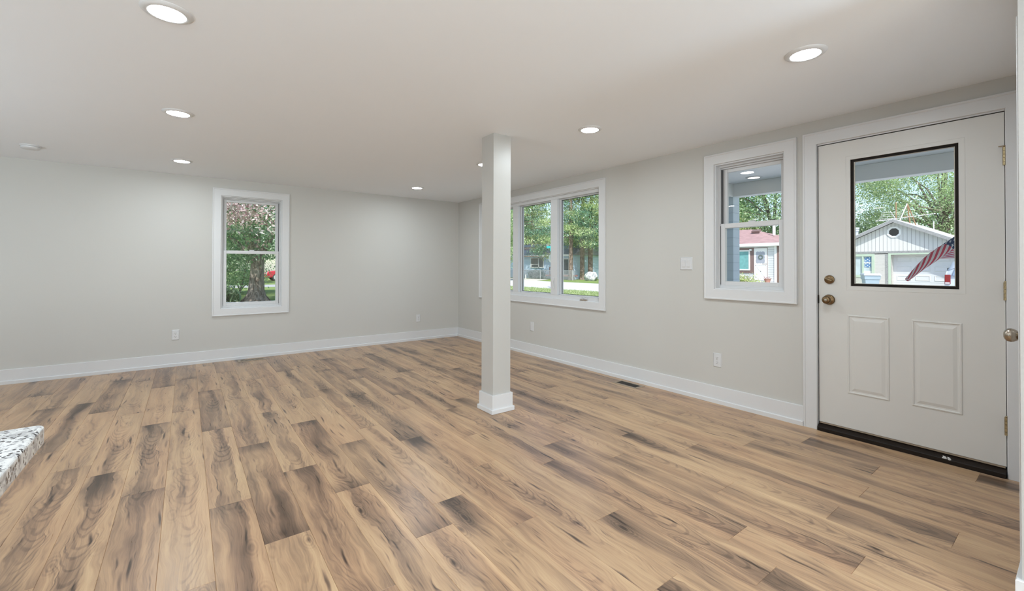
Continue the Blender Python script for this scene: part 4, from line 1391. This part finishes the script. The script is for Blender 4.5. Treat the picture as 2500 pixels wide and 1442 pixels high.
# --- house with hip roof seen through the small window
X2 = 32.0
lap = siding('white_lap_siding', (.68, .69, .70), (.36, .38, .41), 2, .155, .14)
brown = simple('brown_trim', (.20, .13, .12), .6, var=.1)
rroof = simple('faded_red_shingles', (.40, .255, .25), .9, var=.3, scale=3)
root = empty('house', (X2, 16.5, G), 'white-sided house with faded red hip roof seen through the small window', 'house')
hy0, hy1, hx1 = 12.95, 22.0, X2 + 9.0
m = MB(); m.box(X2, hx1, hy0, hy1, G, 2.78)
m.build('wall', lap, root)
m = MB()
e = .35
za, zr = 2.80, 4.35
xa, xb, ya, yb = X2 - e, hx1 + e, hy0 - e, hy1 + e
rx = (xa + xb) / 2
ry0, ry1 = ya + 3.6, yb - 3.6
m.add([(xa, ya, za), (xb, ya, za), (xb, yb, za), (xa, yb, za), (rx - 1.6, ya + 3.3, zr - .3), (rx - 1.6, yb - 3.3, zr - .3), (xa, ya, za - .1), (xb, ya, za - .1), (xb, yb, za - .1), (xa, yb, za - .1)],
      [(0, 1, 4), (1, 2, 5, 4), (2, 3, 5), (3, 0, 4, 5), (6, 9, 8, 7), (0, 6, 7, 1), (1, 7, 8, 2), (2, 8, 9, 3), (3, 9, 6, 0)])
rf = m.build('roof', rroof, root)
m = MB(); m.box(xa - .02, xa + .04, ya, yb, za - .2, za - .0).box(xa, xb, ya - .02, ya + .04, za - .2, za)
m.box(X2 - .33, X2, hy0, hy1, za - .2, za - .17)
m.build('fascia', 'white', root)
m = MB(); m.obox((X2 + 1.9, 15.1, 3.82), (.16, 0, .08), (0, .28, 0), (-.03, 0, .06)); m.build('roof_vent', brown, rf)
m = MB(); m.obox((X2 + 2.9, 13.4, 3.62), (.28, 0, .0), (0, .2, .1), (0, -.05, .08)); m.build('roof_vent', brown, rf)
m = MB(); m.lathe([(.10, 3.5), (.10, 4.45), (.13, 4.45), (.13, 4.62), (0, 4.62)], (X2 + 2.8, 14.25, 0), 'z', 14); m.build('vent_pipe', 'white', rf)
fn2 = fnX(X2)
m = MB(); m.prism([(14.42, .72), (15.9, .72), (15.9, 2.52), (14.42, 2.52)], fn2, 0, .03); bw = m.build('brown_surround', brown, root)
m = MB(); ring_box(m, fn2, 14.66, 15.7, .92, 2.36, .09, .02, .07); wf = m.build('window_frame', 'white', root)
m = MB(); m.prism([(14.74, 1.0), (15.62, 1.0), (15.62, 2.28), (14.74, 2.28)], fn2, .03, .04); m.build('teal_curtain', simple('teal_curtain', (.16, .38, .38), .7, var=.3, scale=5), wf)
m = MB(); m.prism([(13.50, .26), (14.42, .26), (14.42, 2.50), (13.50, 2.50)], fn2, 0, .04); dr = m.build('storm_door', 'white', root)
m = MB()
for q in (13.50, 14.39):
    m.prism([(q, .26), (q + .03, .26), (q + .03, 2.5), (q, 2.5)], fn2, .04, .045)
m.prism([(13.5, 2.47), (14.42, 2.47), (14.42, 2.5), (13.5, 2.5)], fn2, .04, .045)
m.build('door_gap', brown, dr)
scal = []
for k in range(48):
    a = 2 * PI * k / 48
    ux, uz = math.cos(a), math.sin(a)
    s_ = 1 / max(abs(ux), abs(uz))
    sc = 1 + .05 * math.cos(k * PI / 2 * 1.0)
    scal.append((13.97 + .285 * ux * s_ * sc, 1.83 + .40 * uz * s_ * sc))
m = MB(); m.prism(scal, fn2, .04, .047); m.build('scalloped_glass', simple('grey_screen_glass', (.36, .38, .44), .3, var=.1), dr)
m = MB()
for k in range(24):
    a0_, a1_ = 2 * PI * k / 24, 2 * PI * (k + 1) / 24
    m.tube([fn2(13.93 + .13 * math.cos(a0_), 1.86 + .13 * math.sin(a0_), .07), fn2(13.93 + .13 * math.cos(a1_), 1.86 + .13 * math.sin(a1_), .07)], .035, 6)
tag(m.build('wreath', simple('dark_green_wreath', (.14, .18, .16), .9, var=.4, scale=20), origin=(X2 - .07, 13.93, 1.86)), 'dark round wreath hanging on the white storm door', 'wreath')
m = MB(); m.sweep([(13.62, .42), (14.28, .42), (14.28, 1.30), (13.62, 1.30)], [(0, .04), (0, .055), (.03, .055), (.03, .04)], fn2)
for s in (-1, 1):
    m.obox(fn2(13.95, .86, .047), (.008, 0, 0), (0, .33, s * .44), (0, -.02 * s, .018))
m.build('cross_buck', 'white', dr)
m = MB(); m.prism([(13.50, 1.36), (13.85, 1.36), (13.85, 1.38), (13.5, 1.38)], fn2, .04, .05); m.build('door_bar', brown, dr)
m = MB(); m.box(X2 - .16, X2, 14.52, 14.66, 2.30, 2.42); m.build('wall_lamp', 'white', root)
m = MB(); m.box(X2 - .06, X2 + .02, hy0 - .02, hy0 + .12, G, 2.66); m.build('corner_board', 'white', root)
m = MB(); m.box(X2 + .0, X2 + .25, hy0 - .06, hy0 - .0, .1, 2.6); m.build('downpipe', brown, root)
m = MB(); m.box(X2 - 1.3, X2 - .02, 12.9, 14.6, G, .12); m.build('stoop', 'concrete', root)
fb = bush('flower_bush', 'pale flowering bush in front of the white storm door', (30.4, 14.5, .0), (.7, 1.2, .42), 46, 60, .13, 'leaf_lime', puffs=(.2, .16))
leaf_mesh('flowers', puff(clusters(30, (30.3, 14.6, .28), .6, 1.1, .25, .2), 12, .15, .1), .10, 'flower', fb, aspect=.8, kind='stuff')
root = empty('flower_pot', (31.1, 13.15, .12), 'reddish planter on the stoop right of the storm door', 'planter')
m = MB(); m.lathe([(.14, .12), (.20, .34), (.22, .34), (.22, .38), (.18, .38)], (31.1, 13.15, 0), 'z', 16); m.build('pot', simple('terracotta', (.45, .22, .18), .8), root)
leaf_mesh('plant', puff([(31.1, 13.15, .42)], 40, .12, .06), .12, 'leaf_copper', root, kind='stuff')
tree('leafy_tree', 'dense green tree behind the left of the red-roofed house', (47.5, 27.5, G), 3, (0, 0, 6.4), (6.0, 5.0, 5.8), 210, 210, .22, 'leaf_dense', 'trees behind the houses', .3, (.8, .6))
tree('leafy_tree', 'dense green tree behind the middle of the red-roofed house', (46.5, 19.0, G), 3, (0, 0, 6.6), (4.6, 5.0, 6.0), 190, 210, .22, 'leaf_dense', 'trees behind the houses', .3, (.8, .6))
tree('lime_tree', 'low yellow-green tree behind the red hip roof', (43.5, 21.8, G), 1.6, (0, 0, 4.0), (2.2, 2.6, 2.2), 80, 180, .19, 'leaf_lime', None, .16, (.5, .35))
tree('blue_spruce', 'blue-green conifer behind the right of the red-roofed house', (44.5, 15.3, G), 2, (0, 0, 5.4), (1.8, 1.8, 4.6), 90, 180, .18, 'leaf_teal', None, .2, (.5, .35))
# tree behind the garage
tree('locust_tree', 'broad airy light-green tree behind the garage', (47.5, 7.2, G), 3.2, (0, 0, 7.4), (5.5, 5.6, 5.2), 330, 200, .15, 'leaf_locust', None, .3, (.62, .42), branches=40, zmin=2.6, aspect=.5)
tree('locust_tree', 'airy light-green tree behind the right slope of the garage roof', (50.5, 1.0, G), 3.2, (0, 0, 7.2), (5.0, 5.0, 5.4), 200, 190, .16, 'leaf_locust', None, .3, (.65, .45), branches=24, zmin=2.4, aspect=.5)
tree('leafy_tree', 'small dark-green tree behind the flue pipe left of the garage', (50.0, 13.4, G), 2.4, (0, 0, 3.4), (2.6, 2.4, 2.0), 90, 110, .24, 'leaf_dense', 'trees behind the houses', .2, (.5, .4))

# --- pale blue house behind pines, seen through the wide window
X3 = 36.0
blue = siding('pale_blue_lap_siding', (.66, .80, .97), (.55, .68, .86), 2, .2, .1)
root = empty('house', (X3, 42, G), 'pale blue single-storey house behind the pines across the street', 'house')
m = MB(); m.box(X3, X3 + 8, 36.3, 52, G, 2.55); m.build('wall', blue, root)
m = MB(); m.prism([(X3 - .5, 2.5), (X3 + 8.5, 2.5), (X3 + 4, 4.3)], lambda a, b, h: (a, h, b), 35.9, 52.4)
m.build('roof', simple('grey_blue_roofing', (.34, .34, .37), .9, var=.15, scale=2), root)
m = MB(); m.box(X3 - .54, X3 - .48, 35.9, 52.4, 2.36, 2.56); m.build('fascia', 'white', root)
fn3 = fnX(X3)
m = MB(); ring_box(m, fn3, 41.5, 44.1, .95, 2.30, .12, .0, .07)
m.prism([(42.45, .95), (42.58, .95), (42.58, 2.3), (42.45, 2.3)], fn3, 0, .07).prism([(42.58, 1.38), (44, 1.38), (44, 1.44), (42.58, 1.44)], fn3, 0, .06)
wf = m.build('window_frame', 'white', root)
m = MB(); m.prism([(41.6, 1.05), (44.0, 1.05), (44.0, 2.2), (41.6, 2.2)], fn3, .005, .02); m.build('window_glass', 'darkglass', wf)
m = MB(); ring_box(m, fn3, 37.0, 37.95, .2, 2.1, .09, 0, .06); wf = m.build('door_frame', 'white', root)
m = MB(); m.prism([(37.08, .2), (37.86, .2), (37.86, 2.02), (37.08, 2.02)], fn3, .005, .02); m.build('dark_door', 'darkglass', wf)
m = MB(); m.box(X3 - 1.6, X3 - .02, 35.6, 39.4, .0, .18); m.build('red_brick_step', simple('dull_red_brick', (.40, .20, .18), .8, var=.2), root)
m = MB(); m.box(X3 - 1.62, X3 - 1.55, 38.6, 38.7, .18, 1.1).box(X3 - 1.62, X3 - 1.55, 37.9, 38.6, 1.02, 1.1); m.build('stair_rail', brown, root)
# chain-link fence
def chain():
    t = NT('chain_link_mesh')
    g = t.n('TexCoord').outputs['Object']
    sp = t.n('SeparateXYZ', ins={0: g})
    a = t.math('FRACT', t.math('MULTIPLY', t.math('ADD', sp.outputs[1], sp.outputs[2]), 9.0))
    b = t.math('FRACT', t.math('MULTIPLY', t.math('SUBTRACT', sp.outputs[1], sp.outputs[2]), 9.0))
    w = t.math('MAXIMUM', t.math('LESS_THAN', a, .22), t.math('LESS_THAN', b, .22))
    d = t.n('BsdfDiffuse', ins={'Color': (.42, .44, .47, 1)})
    tr = t.n('BsdfTransparent')
    mx = t.n('MixShader', ins={0: w, 1: tr.outputs[0], 2: d.outputs[0]})
    t.t.links.new(mx.outputs[0], t.out.inputs['Surface'])
    return t.m
XF = 33.6
root = empty('chain_link_fence', (XF, 42, G), 'grey chain-link fence in front of the pale blue house', 'fence')
m = MB(); m.box(XF - .004, XF + .004, 33.6, 52, G + .03, .68); m.build('mesh_panel', chain(), root)
m = MB(); m.tube([(XF, 33.6, .70), (XF, 52, .70)], .028, 8); m.build('top_rail', simple('galvanised_rail', (.55, .57, .6), .4, .4), root)
pm = simple('galvanised_post', (.6, .62, .64), .4, .3)
for k in range(7):
    m = MB(); m.lathe([(.035, G), (.035, .74), (0, .76)], (XF, 34.0 + k * 2.7, 0), 'z', 10); m.build('post', pm, root)
for k, y in enumerate((42.6, 41.3)):
    m = MB(); m.lathe([(.05, G), (.05, .15), (0, .17)], (32.9, y, 0), 'z', 10)
    tag(m.build('white_stake', 'white', origin=(32.9, y, G)), ('short white stake in the grass before the fence, left one' if k == 0 else 'short white stake in the grass before the fence, right one'), 'stake', 'stakes before the fence')
bush('shrub', 'dark low shrub behind the chain-link fence under the blue house window', (34.6, 41.2, .05), (.6, 1.2, .5), 30, 70, .16, 'leaf_teal')
# pines
def pine(label, x, y, r, hgt, z_low, crown, ncl, lean=0.0):
    r0 = empty('pine_tree', (x, y, G), label, 'tree', 'pines across the street')
    m = MB()
    m.tube([(x, y, G - .05), (x, y, G + .4), (x + lean * .3, y + lean * .2, G + hgt * .4), (x + lean, y + lean * .4, G + hgt)], [r * 1.5, r * 1.05, r * .85, r * .15], 12)
    cs = []
    for k in range(ncl):
        t_ = random.random() ** 1.1
        z = z_low + t_ * (hgt - z_low) * .95
        rad = crown * (1 - .62 * t_) * random.uniform(.35, 1.0)
        a = random.uniform(0, 2 * PI)
        p = Vector((x + lean * t_ + rad * math.cos(a), y + rad * math.sin(a), z - .12 * rad))
        cs.append(p)
        if k % 2 == 0:
            m.tube([(x + lean * t_ * .8, y, z - .25 * rad * .4), tuple(p)], [r * .22, r * .06], 5)
    m.build('trunk', 'pinebark', r0, smooth=True)
    cs = np.array(cs)
    half = len(cs) * 2 // 3
    leaf_mesh('needles', puff(cs[:half], 150, .52, .22), .30, 'needle', r0, aspect=.22, droop=np.array([0, 0, .35]))
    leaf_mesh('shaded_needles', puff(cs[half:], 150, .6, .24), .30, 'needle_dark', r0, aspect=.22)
    return r0
pine('tall pine with pale trunk, leftmost of the three right-hand trunks', 34.3, 35.0, .24, 15, 4.0, 4.2, 70)
pine('tall pine with dark trunk in the middle of the right-hand trio', 36.3, 35.2, .25, 15, 3.6, 4.0, 70, .4)
pine('tall pine with leaning trunk just left of the boulder', 37.3, 34.9, .28, 16, 3.6, 4.4, 80, .8)
pine('dark-trunked pine in front of the blue house window, left of the mullion', 33.3, 42.9, .27, 16, 2.7, 4.8, 150)
pine('tall pine far back between the mullion and the trio', 41.5, 50.5, .26, 17, 3.5, 5.0, 90)
pine('tall pine at the right edge of the wide window', 44.5, 38.0, .26, 16, 3.0, 4.6, 90)
tree('leafy_tree', 'bright leafy tree just right of the column through the wide window', (25.5, 37.5, G), 2.6, (0, 0, 5.0), (2.4, 2.4, 4.4), 120, 170, .17, 'leaf_locust', None, .2, (.5, .4))
for i, (x, y, lb) in enumerate(((48, 62, 'tall dark tree far behind the pale blue house, left'), (58, 52, 'tall dark tree far behind the pines, middle'), (62, 42, 'tall dark tree far behind the red-roofed shed'), (34, 74, 'tall dark tree beyond the street end'))):
    tree('far_tree', lb, (x, y, G), 3, (0, 0, 6.0), (7, 7, 5.8), 130, 110, .36, 'leaf_dense', 'far trees', .3, (1.0, .7))
# boulder
bm = bmesh.new()
bmesh.ops.create_icosphere(bm, subdivisions=4, radius=1.0)
from mathutils import noise as mn
for v in bm.verts:
    p = v.co.copy()
    d = .22 * mn.noise(p * 1.3 + Vector((3, 1, 7))) + .10 * mn.noise(p * 3.1) + .05 * mn.noise(p * 7)
    v.co = Vector((p.x * .62, p.y * .78, p.z * .58)) * (1 + d)
    v.co.z = max(v.co.z, -.36)
    v.co.y += -.12 * max(0, p.z)
me = bpy.data.meshes.new('boulder')
bm.to_mesh(me); bm.free()
def rock():
    t = NT('white_grey_rock')
    g = t.n('TexCoord').outputs['Object']
    n1 = t.noise(g, 3.0, 5.0, .65, .5)
    t.bsdf(t.mix(t.step(n1, .38, .62), (.30, .31, .33), (.72, .72, .71)), .9, bump=n1, strength=.7, dist=.1)
    return t.m
me.materials.append(rock())
for p in me.polygons:
    p.use_smooth = True
o = bpy.data.objects.new('boulder', me)
COL.objects.link(o)
o.location = (34.3, 32.0, G + .36)
tag(o, 'large pale grey boulder on the grass across the street', 'boulder')
# red-roofed outbuilding and blue panels
root = empty('shed', (44.5, 41.2, G), 'red-roofed outbuilding with blue panels behind the boulder', 'shed')
m = MB(); m.box(44.2, 48, 39.0, 43.2, G, 1.75); m.build('wall', 'white', root)
m = MB(); m.prism([(43.7, 1.85), (48.4, 1.85), (46.2, 2.9)], lambda a, b, h: (a, h, b), 38.6, 43.6); m.build('roof', simple('salmon_metal_roof', (.62, .30, .24), .6, var=.1), root)
m = MB(); m.box(43.5, 44.1, 39.6, 43.5, 1.45, 1.72); m.build('red_awning', simple('red_awning', (.62, .10, .08), .6), root)
for y in (41.45, 40.35):
    m = MB(); m.box(44.12, 44.2, y, y + .75, .75, 1.25); m.build('blue_panel', simple('blue_panel', (.03, .18, .62), .5), root)
# street sign on the corner
root = empty('street_sign', (20.0, 22.48, G), 'teal street-name sign on a thin post at the near corner', 'street sign')
m = MB(); m.tube([(20.0, 22.30, G), (20.0, 22.30, 2.62)], .03, 8); m.build('post', pm, root)
teal = simple('teal_sign', (.02, .42, .42), .4)
m = MB(); m.obox((20.0, 22.36, 2.30), (.012, -.012, 0), (.28, .28, 0), (0, 0, .09)); s1 = m.build('name_blade', teal, root)
m = MB()
for k in range(5):
    m.obox((20.0 - .17 + k * .085 - .012, 22.36 - .17 + k * .085 + .012, 2.30), (.004, -.004, 0), (.018, .018, 0), (0, 0, .045 if k % 2 else .03))
m.build('worn_lettering', 'white', s1)
m = MB(); m.obox((20.0, 22.36, 2.49), (.012, .012, 0), (.2, -.2, 0), (0, 0, .08)); m.build('name_blade', teal, root)
m = MB(); m.prism([(22.36 + .30 * math.cos(PI / 8 + k * PI / 4), 1.72 + .30 * math.sin(PI / 8 + k * PI / 4)) for k in range(8)], fnX(20.06), -.004, .004); m.build('octagon_back', simple('bare_aluminium', (.6, .64, .66), .4, .4), root)
# hydrant at the kerb
root = empty('hydrant', (24.6, 31.5, G), 'small reddish post at the kerb just right of the column', 'hydrant')
m = MB(); m.lathe([(.13, G), (.13, G + .06), (.10, G + .08), (.10, G + .52), (.13, G + .54), (.13, G + .58), (.09, G + .66), (.03, G + .72), (0, G + .73)], (24.6, 31.5, 0), 'z', 18); m.build('barrel', simple('faded_red_paint', (.42, .16, .13), .6), root)
m = MB(); m.lathe([(.05, -.17), (.05, .17)], (24.6, 31.5, G + .42), 'x', 12); m.build('outlet_cap', simple('pale_cap', (.6, .58, .55), .6), root)
# near lawn: blades in the strip the wide window looks onto
gx = rng.uniform(12.5, 19.75, 26000)
gy = rng.uniform(9.5, 27.0, 26000)
gp = np.stack([gx, gy, np.full_like(gx, G + .035)], 1)
o = leaf_mesh('lawn_grass', gp, .13, 'blade', None, aspect=.14, droop=np.array([0, 0, 1.2]))
tag(o, 'short green grass of the near lawn outside the wide window', 'grass', kind='stuff')
